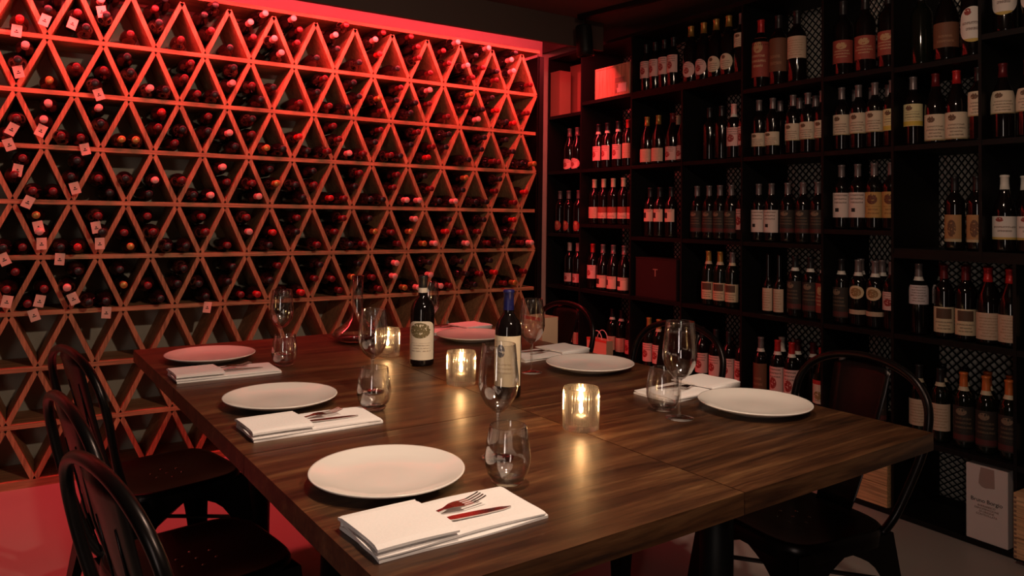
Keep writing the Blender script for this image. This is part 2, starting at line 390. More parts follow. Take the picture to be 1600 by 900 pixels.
# long diagonals: lean right going down, lean left going down
def chain(i0, k0, sgn):
    pts = []; y = Y0+i0*S-(0.5*S if k0 % 2 == 0 else 0); k = k0
    while k <= 9 and Y0+K0*S-1e-4 <= y <= 1e-4:
        pts.append((y, zrow(k))); y += sgn*S/2; k += 1
    return pts
done = set()
for sgn in (1, -1):
    starts = [(i, 0) for i in range(K0+1, 13)]
    edge = [(K0 if sgn == 1 else 12, k) for k in range(1, 9)]
    for i0, k0 in starts+edge:
        if (i0, k0) in [] : continue
        if k0 > 0 and k0 % 2 == 0:
            # on even rows the end boards start half a cell inside
            continue
        pts = chain(i0, k0, sgn)
        if len(pts) < 2: continue
        link('diagonal_board', diag_bm(list(zip(pts[:-1], pts[1:]))), M_rackd, rack)

# ------------------------------------------------------------------ bottles
PROF = {
 'bordeaux': [(0, 0.004), (0.030, 0.0), (0.0365, 0.004), (0.0375, 0.012), (0.0375, 0.188), (0.0355, 0.203), (0.029, 0.217), (0.020, 0.228), (0.0150, 0.240), (0.0140, 0.27), (0.0140, 0.292), (0.0158, 0.294), (0.0158, 0.300), (0.013, 0.302), (0, 0.302)],
 'burgundy': [(0, 0.004), (0.034, 0.0), (0.0405, 0.004), (0.0415, 0.012), (0.0415, 0.150), (0.039, 0.172), (0.032, 0.197), (0.022, 0.222), (0.0160, 0.245), (0.0142, 0.27), (0.0142, 0.292), (0.016, 0.294), (0.016, 0.300), (0.013, 0.302), (0, 0.302)],
 'slim': [(0, 0.003), (0.020, 0.0), (0.0270, 0.004), (0.0280, 0.012), (0.0280, 0.135), (0.0265, 0.148), (0.020, 0.160), (0.013, 0.172), (0.0110, 0.20), (0.0105, 0.295), (0.0105, 0.31), (0, 0.31)],
}
def cap_bm(prof, z0, z1=None, extra=0.0007, n=24):
    pts = [(r+extra, z) for r, z in prof if z >= z0 and r > 1e-4]
    # interpolate start
    for (ra, za), (rb, zb) in zip(prof[:-1], prof[1:]):
        if za < z0 <= zb: pts = [(ra+(rb-ra)*(z0-za)/(zb-za)+extra, z0)]+pts; break
    pts.append((0, pts[-1][1]+0.0012))
    return lathe_bm(pts, n)
def label_bm(prof, z0, z1, half, n=20, arch=0.0, oval=False, extra=0.0006, face=-PI/2):
    def R(z):
        for (ra, za), (rb, zb) in zip(prof[3:-1], prof[4:]):
            if za <= z <= zb: return ra+(rb-ra)*(z-za)/(zb-za)
        return prof[3][0]
    bm = bmesh.new(); uvl = bm.loops.layers.uv.new('UVMap'); K = 8; G = []
    for j in range(K+1):
        row = []
        for i in range(n+1):
            u = i/n; v = j/K; s = 2*u-1
            if oval:
                hh = math.sqrt(max(0, 1-s*s)); z = (z0+z1)/2+(2*v-1)*(z1-z0)/2*hh; vv = 0.5+(v-0.5)*hh
            else:
                top = z1-arch*(z1-z0)*(1-math.sqrt(max(0, 1-s**4))); z = z0+(top-z0)*v; vv = (z-z0)/(z1-z0)
            a = face+half*s
            row.append((bm.verts.new(((R(z)+extra)*math.cos(a), (R(z)+extra)*math.sin(a), z)), (u, vv)))
        G.append(row)
    for j in range(K):
        for i in range(n):
            q = (G[j][i], G[j][i+1], G[j+1][i+1], G[j+1][i])
            try: f = bm.faces.new([x[0] for x in q])
            except ValueError: continue
            for lp, x in zip(f.loops, q): lp[uvl].uv = x[1]
    return bm
MESH = {}
def mesh_of(key, fn, m, smooth=True):
    if key not in MESH:
        bm = fn(); me = bpy.data.meshes.new(key[0]); bm.to_mesh(me); bm.free(); me.materials.append(m)
        if smooth:
            for p in me.polygons: p.use_smooth = True
        MESH[key] = me
    return MESH[key]
def part(name, key, fn, m, parent):
    o = bpy.data.objects.new(name, mesh_of(key, fn, m)); C.objects.link(o); o.parent = parent; return o
def bottle(name, label, loc, shape='bordeaux', cap='black', lab=None, lz=(0.05, 0.15), half=1.35, oval=False, arch=0.0, turn=0.0, group=None, glass=None, capz=0.245, extra_labels=(), ring=None, scale=1.0, cat='bottle'):
    pr = PROF[shape]
    t = thing(name, label, cat, loc, turn, group)
    if scale != 1.0: t.scale = (scale,)*3
    g = glass or M_glassd
    part('bottle_body', ('bottle_body', shape, g.name), lambda: lathe_bm(pr, 28), g, t)
    if cap: part('capsule', ('capsule', shape, cap, capz), lambda: cap_bm(pr, capz), CAP[cap], t)
    if ring: part('neck_label', ('neck_label', shape, ring, capz), lambda: lathe_bm([(q[0]+0.0012, q[1]) for q in neck_ring(pr, capz-0.016, capz)], 24), CAP[ring], t)
    if lab: part('label', ('label', shape, lab, lz, half, oval, arch), lambda: label_bm(pr, lz[0], lz[1], half, arch=arch, oval=oval), LAB[lab], t)
    for (l2, z2, h2, ov2) in extra_labels:
        part('label', ('label', shape, l2, z2, h2, ov2), lambda: label_bm(pr, z2[0], z2[1], h2, oval=ov2), LAB[l2], t)
    return t
def neck_ring(pr, z0, z1):
    def R(z):
        for (ra, za), (rb, zb) in zip(pr[:-1], pr[1:]):
            if za <= z <= zb and zb > za: return ra+(rb-ra)*(z-za)/(zb-za)
        return 0.015
    return [(R(z0), z0), (R((z0+z1)/2), (z0+z1)/2), (R(z1), z1)]

ORD = ['first', 'second', 'third', 'fourth', 'fifth', 'sixth', 'seventh', 'eighth', 'ninth', 'tenth', 'eleventh', 'twelfth', 'thirteenth', 'fourteenth', 'fifteenth']
# lying bottles in the triangle rack, necks out
def rack_proto(cap):
    t = thing('lying_bottle', 'x', 'lying bottle', (0, 0, -20))
    part('bottle_body', ('bottle_body', 'bordeaux', M_glassd.name), lambda: lathe_bm(PROF['bordeaux'], 28), M_glassd, t)
    part('capsule', ('capsule', 'bordeaux', cap, 0.245), lambda: cap_bm(PROF['bordeaux'], 0.245), CAP[cap], t)
    return t
protos = {}
count = 0
tagspots = []
capw = ['dark_red']*6+['black']*7+['pink']*3+['gold']*1+['red']*1
rng = random.Random(11)
used_proto = set()
def lay(cap, y, z, out, tiltz, label, grp):
    rot = (0, PI/2, tiltz)
    if cap not in protos:
        protos[cap] = rack_proto(cap); r = protos[cap]
        r.location = (-0.27+out, y, z); r.rotation_euler = rot; r['label'] = label; r['group'] = grp
        return r
    return dup(protos[cap], (-0.27+out, y, z), rot, label, grp)
R0 = 0.0385
tanh_ = (S/2)/H; cosh_ = math.cos(math.atan(tanh_)); sinh_ = math.sin(math.atan(tanh_))
for k in range(0, 6):          # cell rows between node row k and k+1
    zb, zt = zrow(k+1), zrow(k)
    rowname = ORD[k]
    lowpar = (k+1) % 2
    cells = []
    for i in range(-1, 13):
        # upright triangles sit on two neighbouring nodes of the lower line
        yl = Y0+i*S-(0.5*S if (k+1) % 2 == 0 else 0)
        if yl+S <= 1e-4 and yl > Y0-1.2*S: cells.append(('up', yl+S/2))
        yt = Y0+i*S-(0.5*S if k % 2 == 0 else 0)
        if yt+S <= 1e-4 and yt > Y0-1.2*S: cells.append(('down', yt+S/2))
    cells.sort(key=lambda c: c[1])
    nu = nd = 0
    for kind, yc in cells:
        if kind == 'up': idx = nu; nu += 1
        else: idx = nd; nd += 1
        if kind == 'up':
            lo = zb+TH/2+R0
            mode = rng.random()
            if k == 0 and mode < 0.55: spots = [(yc+0.0, lo, 'single')]
            elif mode < 0.10: spots = [(yc+0.01, lo, 'single')]
            elif mode < 0.55: spots = [(yc-0.0395, lo, 'left'), (yc+0.0395, lo, 'right')]
            else:
                s = 1 if mode < 0.8 else -1
                spots = [(yc+s*0.032, lo, 'lower'), (yc-s*0.008, lo+0.066, 'upper')]
            cn = 'upright cell'
        else:
            lo = zb+(R0+TH/2)/sinh_
            s = rng.choice((-1, 1))
            spots = [(yc, lo, 'lower'), (yc+s*0.022, lo+0.0745, 'upper')]
            if k == 0: spots.append((yc-s*0.035, lo+0.128, 'topmost'))
            if k > 0 and lo+0.0745+R0 > zt-TH/2: spots[1] = (yc+s*0.022, zt-TH/2-R0-0.001, 'upper')
            cn = 'hanging cell'
            if rng.random() < 0.08 and k > 0: spots = spots[:1]
        for (y, z, w_) in spots:
            cap = rng.choice(capw)
            if cap == 'pink' and z > 0: pass
            out = 0.045+rng.uniform(-0.025, 0.03)
            cd = {'dark_red': 'dark red', 'black': 'black', 'pink': 'pale pink', 'gold': 'gold', 'red': 'bright red'}[cap]
            lb = f'{cd} capped bottle, {w_} in {ORD[idx]} {cn} from left, {rowname} rack row from top'
            o = lay(cap, y, z, out, rng.uniform(-0.05, 0.05), lb, 'bottles lying in the triangle rack')
            count += 1
            tagspots.append((k, kind, idx, w_, y, z, out))
# paper tags hung on necks at the left of the rack
def tag_mesh():
    bm = bmesh.new(); uvl = None
    grid_solid(bm, [[(0, x, z) for x in (-0.02, 0, 0.02)] for z in (-0.066, -0.045, -0.02, -0.012)], (0.0012, 0, 0))
    return bm
tg = thing('bottle_tag', 'x', 'tag', (0, 0, -20))
tcard = link('tag_card', tag_mesh(), M_tag, tg)
bm = bmesh.new(); tube_bm(bm, [(0.0006, 0, -0.014), (0.0005, 0.004, 0.0), (0.0, 0.0, 0.012)], 0.0007, 5); link('string', bm, M_ink, tg)
bm = bmesh.new(); bx(bm, 0.0012, 0.0016, -0.008, 0.008, -0.047, -0.043); bx(bm, 0.0012, 0.0016, -0.003, 0.003, -0.040, -0.034); link('print', bm, M_ink, tcard)
tagged = [t for t in tagspots if t[2] <= 1 and t[0] <= 5 and rng.random() < 0.72]
tagged = [t for t in tagged if (t[2] == 0 or t[0] >= 4 or rng.random() < 0.35)] + [t for t in tagspots if t[0] == 5 and t[1] == 'up' and t[2] == 3][:1]
first = True
for (k, kind, idx, w_, y, z, out) in tagged:
    lb = f'paper tag on {w_} bottle, {ORD[idx]} {"upright" if kind=="up" else "hanging"} cell from left, {ORD[k]} rack row from top'
    loc = (-0.27+out+0.302-0.018, y, z-0.016)
    rz = rng.uniform(-0.35, 0.35); rx = rng.uniform(-0.45, 0.45)
    if first:
        tg.location = loc; tg.rotation_euler = (rx, 0, rz); tg['label'] = lb; tg['group'] = 'paper tags on rack bottles'; first = False
    else: dup(tg, loc, (rx, 0, rz), lb, 'paper tags on rack bottles')

# ------------------------------------------------------------------ steel shelving with mesh backs
SF, SB = 0.33, 0.70
def mesh_panel():
    key = ('mesh_back',)
    if key in MESH: return MESH[key]
    bm = bmesh.new(); nx, nz = 12, 11; wdt = 0.10
    def strut(a, b, wx):
        a = Vector((a[0], 0, a[1])); b = Vector((b[0], 0, b[1])); d = (b-a).normalized(); n = Vector((-d.z, 0, d.x))*wx
        vs = [bm.verts.new(p+Vector((0, y, 0))) for y in (0, 0.002) for p in (a-n, a+n, b+n, b-n)]
        for f in ((0, 1, 2, 3), (4, 7, 6, 5), (0, 4, 5, 1), (1, 5, 6, 2), (2, 6, 7, 3), (3, 7, 4, 0)): bm.faces.new([vs[i] for i in f])
    for j in range(nz):
        for i in range(nx):
            x0, x1, z0, z1 = i/nx, (i+1)/nx, j/nz, (j+1)/nz; xm, zm = (x0+x1)/2, (z0+z1)/2
            for a, b in (((x0, zm), (xm, z1)), ((xm, z1), (x1, zm)), ((x1, zm), (xm, z0)), ((xm, z0), (x0, zm))): strut(a, b, 0.0075)
    me = bpy.data.meshes.new('mesh_back'); bm.to_mesh(me); bm.free(); me.materials.append(M_steel); MESH[key] = me
    return me
def unit(x0, x1, levels, ztop, label, base=0.0):
    t = thing('shelf_unit', label, 'shelf', ((x0+x1)/2, SF, base), 0, 'black steel shelving along the back wall')
    ox, oz = (x0+x1)/2, base; T = 0.006
    def P(name, a, b, c, d, e, f): return box(name, (a-ox, b-ox, c-SF, d-SF, e-oz, f-oz), M_steel, t)
    P('side_panel', x0, x0+T, SF, SB, base, ztop); P('side_panel', x1-T, x1, SF, SB, base, ztop)
    P('top_panel', x0+T, x1-T, SF, SB, ztop-0.02, ztop)
    lv = sorted(levels)
    for z in lv: P('shelf', x0+T, x1-T, SF+0.002, SB, z-0.022, z)
    tops = lv[1:]+[ztop+0.002]
    for z, zt in zip(lv, tops):
        o = bpy.data.objects.new('mesh_back', mesh_panel()); C.objects.link(o); o.parent = t
        o.location = (x0+T-ox, SB-SF-0.004, z-oz); o.scale = (x1-x0-2*T, 1, zt-0.022-z)
    return t
R6 = 0.024
COLS = {
 'C1': (-0.325, 0.06, {1: 1.98, 2: 1.585, 3: 1.145, 4: 0.78, 5: 0.35, 6: R6}),
 'C2': (0.06, 0.565, {1: 2.04, 2: 1.585, 3: 1.215, 4: 0.78, 5: 0.35, 6: R6}),
 'C3': (0.565, 0.995, {2: 1.585, 3: 1.145, 4: 0.78, 5: 0.35, 6: R6}),
 'C4': (0.995, 1.425, {2: 1.585, 3: 1.145, 4: 0.78, 5: 0.35, 6: R6}),
 'C5': (1.425, 1.90, {1: 1.94, 2: 1.585, 3: 1.145, 4: 0.78, 5: 0.35, 6: R6}),
 'C6': (1.90, 2.24, {1: 1.935, 2: 1.585, 3: 1.22, 4: 0.78, 5: 0.35, 6: R6}),
}
TOP = 2.41
where = {'C1': 'left end of the steel shelving', 'C2': 'second shelf bay from the left', 'C3': 'third shelf bay from the left', 'C4': 'fourth shelf bay from the left',
         'C5': 'fifth shelf bay from the left', 'C6': 'sixth shelf bay from the left', 'C7': 'seventh shelf bay from the left', 'C8': 'right end bay of the shelving', 'CT': 'wide top bay'}
for c, (a, b, lv) in COLS.items():
    zt = 2.018 if c in ('C3', 'C4') else TOP
    unit(a, b, list(lv.values()), zt, f'tall black steel shelf unit with mesh backs, {where[c]}')
unit(0.565, 1.425, [2.04], TOP, 'wide low black steel shelf box on top of the third and fourth bays', 2.018)
unit(2.24, 2.595, [1.925, 1.585, 1.145], TOP, 'upper black steel shelf unit with bright mesh back, seventh bay', 1.123)
unit(2.595, 3.10, [2.0, 1.585, 1.145], TOP, 'upper black steel shelf unit at the right edge of the picture', 1.123)
unit(2.24, 2.715, [0.78, 0.35, R6], 1.123, 'lower wide black steel shelf unit holding orange capped bottles')
unit(2.715, 3.10, [0.78, 0.35, R6], 1.123, 'lower black steel shelf unit at the right edge beside the pine crate')

LV = {1: {'C1': 1.98, 'C2': 2.04, 'C3': 2.04, 'C4': 2.04, 'C5': 1.94, 'C6': 1.935, 'C7': 1.925, 'C8': 2.0}, 2: {}, 3: {'C2': 1.215, 'C6': 1.22}, 4: {}, 5: {}}
DEFZ = {2: 1.585, 3: 1.145, 4: 0.78, 5: 0.35}
RN = {1: 'top shelf', 2: 'second shelf', 3: 'third shelf', 4: 'fourth shelf', 5: 'fifth shelf'}
capname = {'black': 'black', 'red': 'red', 'dark_red': 'dark red', 'gold': 'gold', 'cream': 'cream', 'white': 'white', 'grey': 'grey', 'blue': 'blue', 'orange': 'orange', 'pink': 'pink'}
labname = {'cream': 'cream crested label', 'yellow': 'yellow banded label', 'blacksq': 'white label with black square', 'gold': 'gold label', 'dark': 'dark printed label',
 'pinkpaper': 'rosy label', 'plain': 'plain lined label', 'house': 'cream label with dark square', 'half': 'red and cream label', 'redtop': 'red banded label', 'cut': 'notched cream label',
 'medal': 'oval medal label', 'brown': 'brown label', 'portrait': 'portrait label', 'white': 'white crested label', 'lilac': 'pale grey label', 'red': 'dark red label', None: 'label hidden'}
seq = {}
WH = {'C1': 'left end bay', 'C2': 'second bay', 'C3': 'third bay', 'C4': 'fourth bay', 'C5': 'fifth bay', 'C6': 'sixth bay', 'C7': 'seventh bay', 'C8': 'right end bay'}
def sh(c, r, x, shape='bordeaux', cap='black', lab='cream', lz=(0.05, 0.15), row=0, **kw):
    z = LV[r].get(c, DEFZ.get(r, 0))
    y = 0.405 if row == 0 else (0.505 if row == 1 else 0.60)
    n = seq.get((c, r, row), 0); seq[(c, r, row)] = n+1
    rw = '' if row == 0 else ' behind'
    lb = f'{capname.get(cap, "bare")} capped, {labname[lab]}, {ORD[n]}{rw} from left, {RN[r]}, {WH[c]}'
    if cap is None: lb = f'long necked bottle, {labname[lab]}, {ORD[n]} from left, {RN[r]}, {WH[c]}'
    return bottle('wine_bottle', lb, (x, y, z), shape, cap, lab, lz, group=f'bottles on the {RN[r]}, {where[c]}', turn=kw.pop('turn', random.uniform(0.1, 0.45)), **kw)
G = M_glassg
# C1
for x in (-0.162, -0.073): sh('C1', 2, x, 'burgundy', 'grey', 'pinkpaper', (0.012, 0.085), half=1.2, oval=True)
for x in (-0.268, -0.165, -0.050): sh('C1', 3, x, 'bordeaux', 'grey', 'red', (0.02, 0.09), half=0.8, oval=True)
for x in (-0.147, -0.052): sh('C1', 4, x, 'bordeaux', 'pink', 'pinkpaper', (0.03, 0.09), half=1.0)
for x in (-0.25, -0.14, -0.04): sh('C1', 5, x, 'bordeaux', 'red', 'plain', (0.04, 0.12))
# C2
for i, x in enumerate((0.157, 0.25, 0.358, 0.455)): sh('C2', 2, x, 'bordeaux', 'black' if i < 3 else 'red', 'pinkpaper' if i < 3 else 'plain', (0.055, 0.15), half=1.1, ring='white' if i < 3 else None, capz=0.25)
for i, x in enumerate((0.121, 0.217, 0.314, 0.414, 0.505)): sh('C2', 3, x, 'bordeaux', 'cream', 'half' if i else 'plain', (0.04, 0.115), half=1.45)
for i, x in enumerate((0.11, 0.217, 0.321, 0.427)): sh('C2', 4, x, 'burgundy' if i else 'bordeaux', 'grey' if i else 'red', 'cut' if i else 'pinkpaper', (0.02, 0.10) if i else (0.07, 0.16), half=1.2)
for i, x in enumerate((0.20, 0.292, 0.385, 0.475)): sh('C2', 5, x, 'bordeaux', 'dark_red' if i == 2 else 'black', 'pinkpaper' if i > 1 else 'plain', (0.03, 0.12), row=1, ring='white', glass=G)
# C3
for x in (0.615, 0.695, 0.775, 0.850): sh('C3', 1, x, 'bordeaux', 'black', 'pinkpaper', (0.085, 0.19), half=1.1)
for i, x in enumerate((0.628, 0.728, 0.847, 0.938)): sh('C3', 2, x, 'burgundy', ('gold', 'gold', 'dark_red', 'red')[i], 'pinkpaper' if i > 1 else 'plain', (0.02, 0.10), half=1.2)
sh('C3', 2, 0.795, 'bordeaux', 'cream', None, row=1)
for x in (0.662, 0.745, 0.842): sh('C3', 3, x, 'bordeaux', 'black', 'cut', (0.095, 0.17), half=1.0, turn=0.25)
for i, x in enumerate((0.66, 0.745, 0.835, 0.92)): sh('C3', 5, x, 'bordeaux', 'gold' if i < 2 else 'white', 'pinkpaper', (0.04, 0.15), glass=G, ring='cream')
# C4
for i, x in enumerate((0.99, 1.088, 1.180, 1.270)): sh('C4', 1, x, 'burgundy', 'gold', 'pinkpaper' if i < 2 else 'cream', (0.03, 0.11), oval=True, half=0.9, scale=1.12)
sh('C4', 1, 1.36, 'bordeaux', 'grey', 'cream', (0.13, 0.20), scale=1.1)
for i, x in enumerate((1.135, 1.223)): sh('C4', 2, x, 'bordeaux', 'black', None)
sh('C4', 2, 1.308, 'bordeaux', 'pink', 'pinkpaper', (0.07, 0.17), ring='white'); sh('C4', 2, 1.385, 'bordeaux', 'dark_red', 'pinkpaper', (0.07, 0.17))
for x in (1.045, 1.135, 1.214, 1.293): sh('C4', 3, x, 'bordeaux', 'grey', 'dark', (0.04, 0.16))
sh('C4', 3, 1.375, 'bordeaux', 'black', 'pinkpaper', (0.06, 0.17))
for i, x in enumerate((1.135, 1.218, 1.303)): sh('C4', 4, x, 'bordeaux', 'gold' if i < 2 else 'grey', 'house', (0.035, 0.13), ring='cream', glass=G)
for i, x in enumerate((1.09, 1.191, 1.281, 1.37)): sh('C4', 5, x, 'bordeaux', 'black', 'pinkpaper', (0.05, 0.16))
# C5
for i, x in enumerate((1.485, 1.595, 1.705)):
    sh('C5', 1, x, 'bordeaux', ('red', 'black', 'black')[i], ('red', 'brown', 'plain')[i], ((0.05, 0.22), (0.06, 0.20), (0.10, 0.19))[i], scale=1.22, half=1.4)
for i, x in enumerate((1.475, 1.561, 1.683, 1.768, 1.850)): sh('C5', 2, x, 'bordeaux', 'grey', 'cream', (0.07, 0.155) if i > 1 else (0.055, 0.125), turn=0.3)
for x in (1.53, 1.647, 1.74): sh('C5', 2, x, 'bordeaux', 'grey', None, row=1)
for i, x in enumerate((1.475, 1.555, 1.653, 1.742, 1.825)): sh('C5', 3, x, 'bordeaux', 'grey', 'blacksq' if i < 2 else 'dark', (0.05, 0.165), turn=0.35)
for i, x in enumerate((1.537, 1.604)): sh('C5', 4, x, 'slim', None, 'plain', (0.015, 0.13), half=1.3)
for i, x in enumerate((1.698, 1.785, 1.86)): sh('C5', 4, x, 'bordeaux', 'black', 'dark' if i < 2 else 'red', (0.04, 0.18), ring='white')
for i, x in enumerate((1.493, 1.596, 1.680)): sh('C5', 5, x, 'bordeaux', ('grey', 'red', 'red')[i], ('brown', 'pinkpaper', 'pinkpaper')[i], (0.03, 0.17), ring='white')
for i, x in enumerate((1.545, 1.64, 1.73)): sh('C5', 5, x, 'bordeaux', ('white', 'dark_red', 'dark_red')[i], None, row=1, ring='white')
sh('C5', 5, 1.85, 'burgundy', 'red', 'redtop', (0.04, 0.15), glass=G)
# C6
for x in (1.957, 2.068, 2.180): sh('C6', 1, x, 'bordeaux', 'black', 'red', (0.05, 0.14), scale=1.2)
for i, x in enumerate((1.95, 2.035, 2.115, 2.197)): sh('C6', 2, x, 'bordeaux', 'grey', 'yellow' if i == 3 else 'cream', (0.075, 0.17), turn=0.35)
for x in (1.955, 2.04, 2.12): sh('C6', 2, x, 'bordeaux', 'grey', None, row=1)
for i, x in enumerate((1.950, 2.032, 2.112, 2.192)): sh('C6', 3, x, 'bordeaux', 'grey', 'blacksq' if i < 2 else 'gold', (0.055, 0.17), turn=0.4)
sh('C6', 4, 1.95, 'bordeaux', 'black', 'dark', (0.03, 0.17), ring='white')
for x in (2.035, 2.117): sh('C6', 4, x, 'bordeaux', 'grey', 'medal', (0.125, 0.185), oval=True, half=1.0, ring='white', extra_labels=[('plain', (0.055, 0.075), 1.45, False)])
sh('C6', 4, 2.195, 'bordeaux', 'grey', 'pinkpaper', (0.09, 0.17))
for x in (1.985, 2.09, 2.18): sh('C6', 4, x, 'bordeaux', 'grey', None, row=1, ring='white')
sh('C6', 5, 1.955, 'bordeaux', 'grey', 'pinkpaper', (0.02, 0.13), ring='white')
for x in (2.045, 2.135): sh('C6', 5, x, 'bordeaux', 'black', 'dark', (0.03, 0.15))
# C7
sh('C7', 1, 2.325, 'bordeaux', 'black', None, scale=1.15, glass=G); sh('C7', 1, 2.43, 'burgundy', 'gold', 'brown', (0.05, 0.14), scale=1.15)
sh('C7', 1, 2.535, 'bordeaux', 'red', 'white', (0.05, 0.17), oval=True, half=1.3, scale=1.2)
for i, x in enumerate((2.29, 2.385, 2.470, 2.555)): sh('C7', 2, x, 'bordeaux' if i in (0, 3) else 'burgundy', ('grey', 'dark_red', 'red', 'black')[i], 'yellow' if i == 0 else 'cream', ((0.085, 0.18), (0.015, 0.125), (0.015, 0.125), (0.10, 0.20))[i], turn=0.4)
for x in (2.335, 2.425): sh('C7', 2, x, 'bordeaux', 'dark_red', None, row=1)
for x in (2.462, 2.548): sh('C7', 3, x, 'bordeaux', 'black', 'portrait', (0.035, 0.145), half=1.0)
for i, x in enumerate((2.313, 2.418, 2.503, 2.588, 2.668)):
    sh('C7', 4, x, 'burgundy' if i > 2 else 'bordeaux', ('grey', 'dark_red', 'dark_red', 'red', 'red')[i], ('lilac', 'house', 'house', 'plain', 'plain')[i], ((0.13, 0.21), (0.025, 0.13), (0.025, 0.13), (0.02, 0.125), (0.02, 0.125))[i], turn=0.45, ring='white' if i == 0 else None)
for x in (2.36, 2.46, 2.545): sh('C7', 4, x, 'bordeaux', 'dark_red', 'lilac' if x < 2.4 else None, (0.13, 0.21), row=1, ring='white' if x < 2.4 else None)
for i, x in enumerate((2.313, 2.402, 2.495, 2.580, 2.663)):
    sh('C7', 5, x, 'bordeaux', ('black', 'black', 'orange', 'orange', 'orange')[i], ('plain', 'plain', 'dark', 'dark', 'dark')[i], (0.05, 0.16) if i < 2 else (0.03, 0.17), turn=0.4, ring='cream', glass=G)
for i, x in enumerate((2.36, 2.45, 2.54, 2.625)): sh('C7', 5, x, 'bordeaux', 'black' if i < 2 else 'orange', None, row=1, ring='cream', glass=G)
# C8
for x in (2.655, 2.755, 2.86): sh('C8', 1, x, 'bordeaux', 'red', 'white', (0.06, 0.18), oval=True, half=1.3, scale=1.15)
for x in (2.645, 2.735, 2.83): sh('C8', 2, x, 'burgundy', 'dark_red', 'cream', (0.10, 0.19), turn=0.4)
for x in (2.650, 2.738, 2.83): sh('C8', 3, x, 'burgundy', 'white', 'white', (0.05, 0.14), half=1.45, turn=0.4)
for x in (2.68,): sh('C8', 3, x, 'burgundy', 'white', None, row=1)
for x in (2.765, 2.85): sh('C8', 4, x, 'bordeaux', 'black', 'house', (0.05, 0.2), turn=0.4)
for x in (2.765, 2.85): sh('C8', 5, x, 'bordeaux', 'black', 'plain', (0.05, 0.15), turn=0.4)

# boxes on and in the shelving
def carton(name, label, cat, x0, x1, y0, y1, z0, z1, m, group=None, flap=True):
    t = thing(name, label, cat, ((x0+x1)/2, (y0+y1)/2, z0), 0, group); a, b, h = (x1-x0)/2, (y1-y0)/2, z1-z0
    box('box_body', (-a, a, -b, b, 0, h-0.006), m, t, 0.002)
    if flap: box('lid', (-a-0.001, a+0.001, -b-0.001, b+0.001, h-0.006, h), m, t)
    return t
carton('bottle_carton', 'tall brown cardboard bottle carton at the corner end of the top shelf, lit red', 'box', -0.312, -0.20, 0.34, 0.44, 1.98, 2.30, M_card)
carton('bottle_carton', 'second cardboard bottle carton standing further back on the top shelf corner', 'box', -0.10, 0.02, 0.42, 0.53, 1.98, 2.28, M_card)
carton('bottle_carton', 'dim cardboard carton behind the two front cartons in the corner', 'box', -0.29, -0.13, 0.50, 0.66, 1.98, 2.36, M_card)
wb = thing('wooden_wine_box', 'red lit wooden wine box with sliding lid and printed mark on the top shelf', 'box', (0.37, 0.42, 2.04))
bm = bmesh.new(); bx(bm, -0.17, 0.17, -0.08, 0.08, 0, 0.20); bmesh.ops.bevel(bm, geom=bm.edges[:], offset=0.003, segments=1, affect='EDGES'); link('box_body', bm, M_redbox, wb)
bm = bmesh.new()
for a, b, c, d in ((-0.17, 0.17, 0.19, 0.2), (-0.17, 0.17, 0, 0.01), (-0.17, -0.16, 0.01, 0.19), (0.16, 0.17, 0.01, 0.19)): bx(bm, a, b, -0.083, -0.08, c, d)
link('frame_edge', bm, M_redbox, wb)
bm = bmesh.new(); bx(bm, 0.03, 0.12, -0.082, -0.0795, 0.085, 0.115); bx(bm, 0.04, 0.06, -0.082, -0.0795, 0.05, 0.075); bx(bm, 0.03, 0.045, -0.082, -0.0795, 0.02, 0.04)
link('printed_mark', bm, M_brownink, wb)
bm = bmesh.new(); bx(bm, 0.05, 0.135, -0.0818, -0.0793, 0.02, 0.075); link('paper_label', bm, M_white, wb)
mb = carton('presentation_box', 'dark maroon presentation box with a small T mark, fourth shelf down, third bay', 'box', 0.585, 0.93, 0.36, 0.50, 0.78, 1.02, M_maroon)
bm = bmesh.new(); bx(bm, -0.02, 0.02, -0.0715, -0.0695, 0.17, 0.176); bx(bm, -0.004, 0.004, -0.0715, -0.0695, 0.13, 0.17); link('printed_mark', bm, M_brownink, mb)
def crate(label, x0, x1, y0, y1, z0, z1, m, rz=0):
    t = thing('wine_crate', label, 'crate', ((x0+x1)/2, (y0+y1)/2, z0), rz); a, b, h = (x1-x0)/2, (y1-y0)/2, z1-z0
    n = 3
    for i in range(n):
        box('side_board', (-a, a, -b, -b+0.012, h*i/n+0.001, h*(i+1)/n-0.001), m, t, 0.001)
    box('side_board', (-a, a, b-0.012, b, 0, h), m, t); box('end_board', (-a, -a+0.012, -b+0.012, b-0.012, 0, h), m, t); box('end_board', (a-0.012, a, -b+0.012, b-0.012, 0, h), m, t)
    box('lid', (-a, a, -b, b, h, h+0.009), m, t, 0.001)
    bm = bmesh.new()
    for i in range(14):
        zz = h*(i+0.25)/14; bx(bm, -a-0.0006, -a+0.010, -b-0.0006, -b+0.001, zz, zz+h/28)
    link('corner_joint', bm, M_card, t)
    return t
crate('pine wine crate with finger jointed corner in the bottom shelf box at the right edge', 2.728, 3.06, 0.285, 0.60, R6, 0.255, M_pine)
crate('orange pine crate in the bottom shelf box behind the right chair', 1.925, 2.215, 0.333, 0.60, R6, 0.31, M_pine)
crate('orange pine crate in the bottom shelf, left of the one behind the chair', 1.50, 1.86, 0.333, 0.60, R6, 0.30, M_pine)
ps = thing('printed_carton', 'white carton with black lettering and grey map print in the bottom shelf', 'box', (2.612, 0.415, R6))
box('box_body', (-0.075, 0.075, -0.08, 0.08, 0, 0.29), M_white, ps, 0.002)
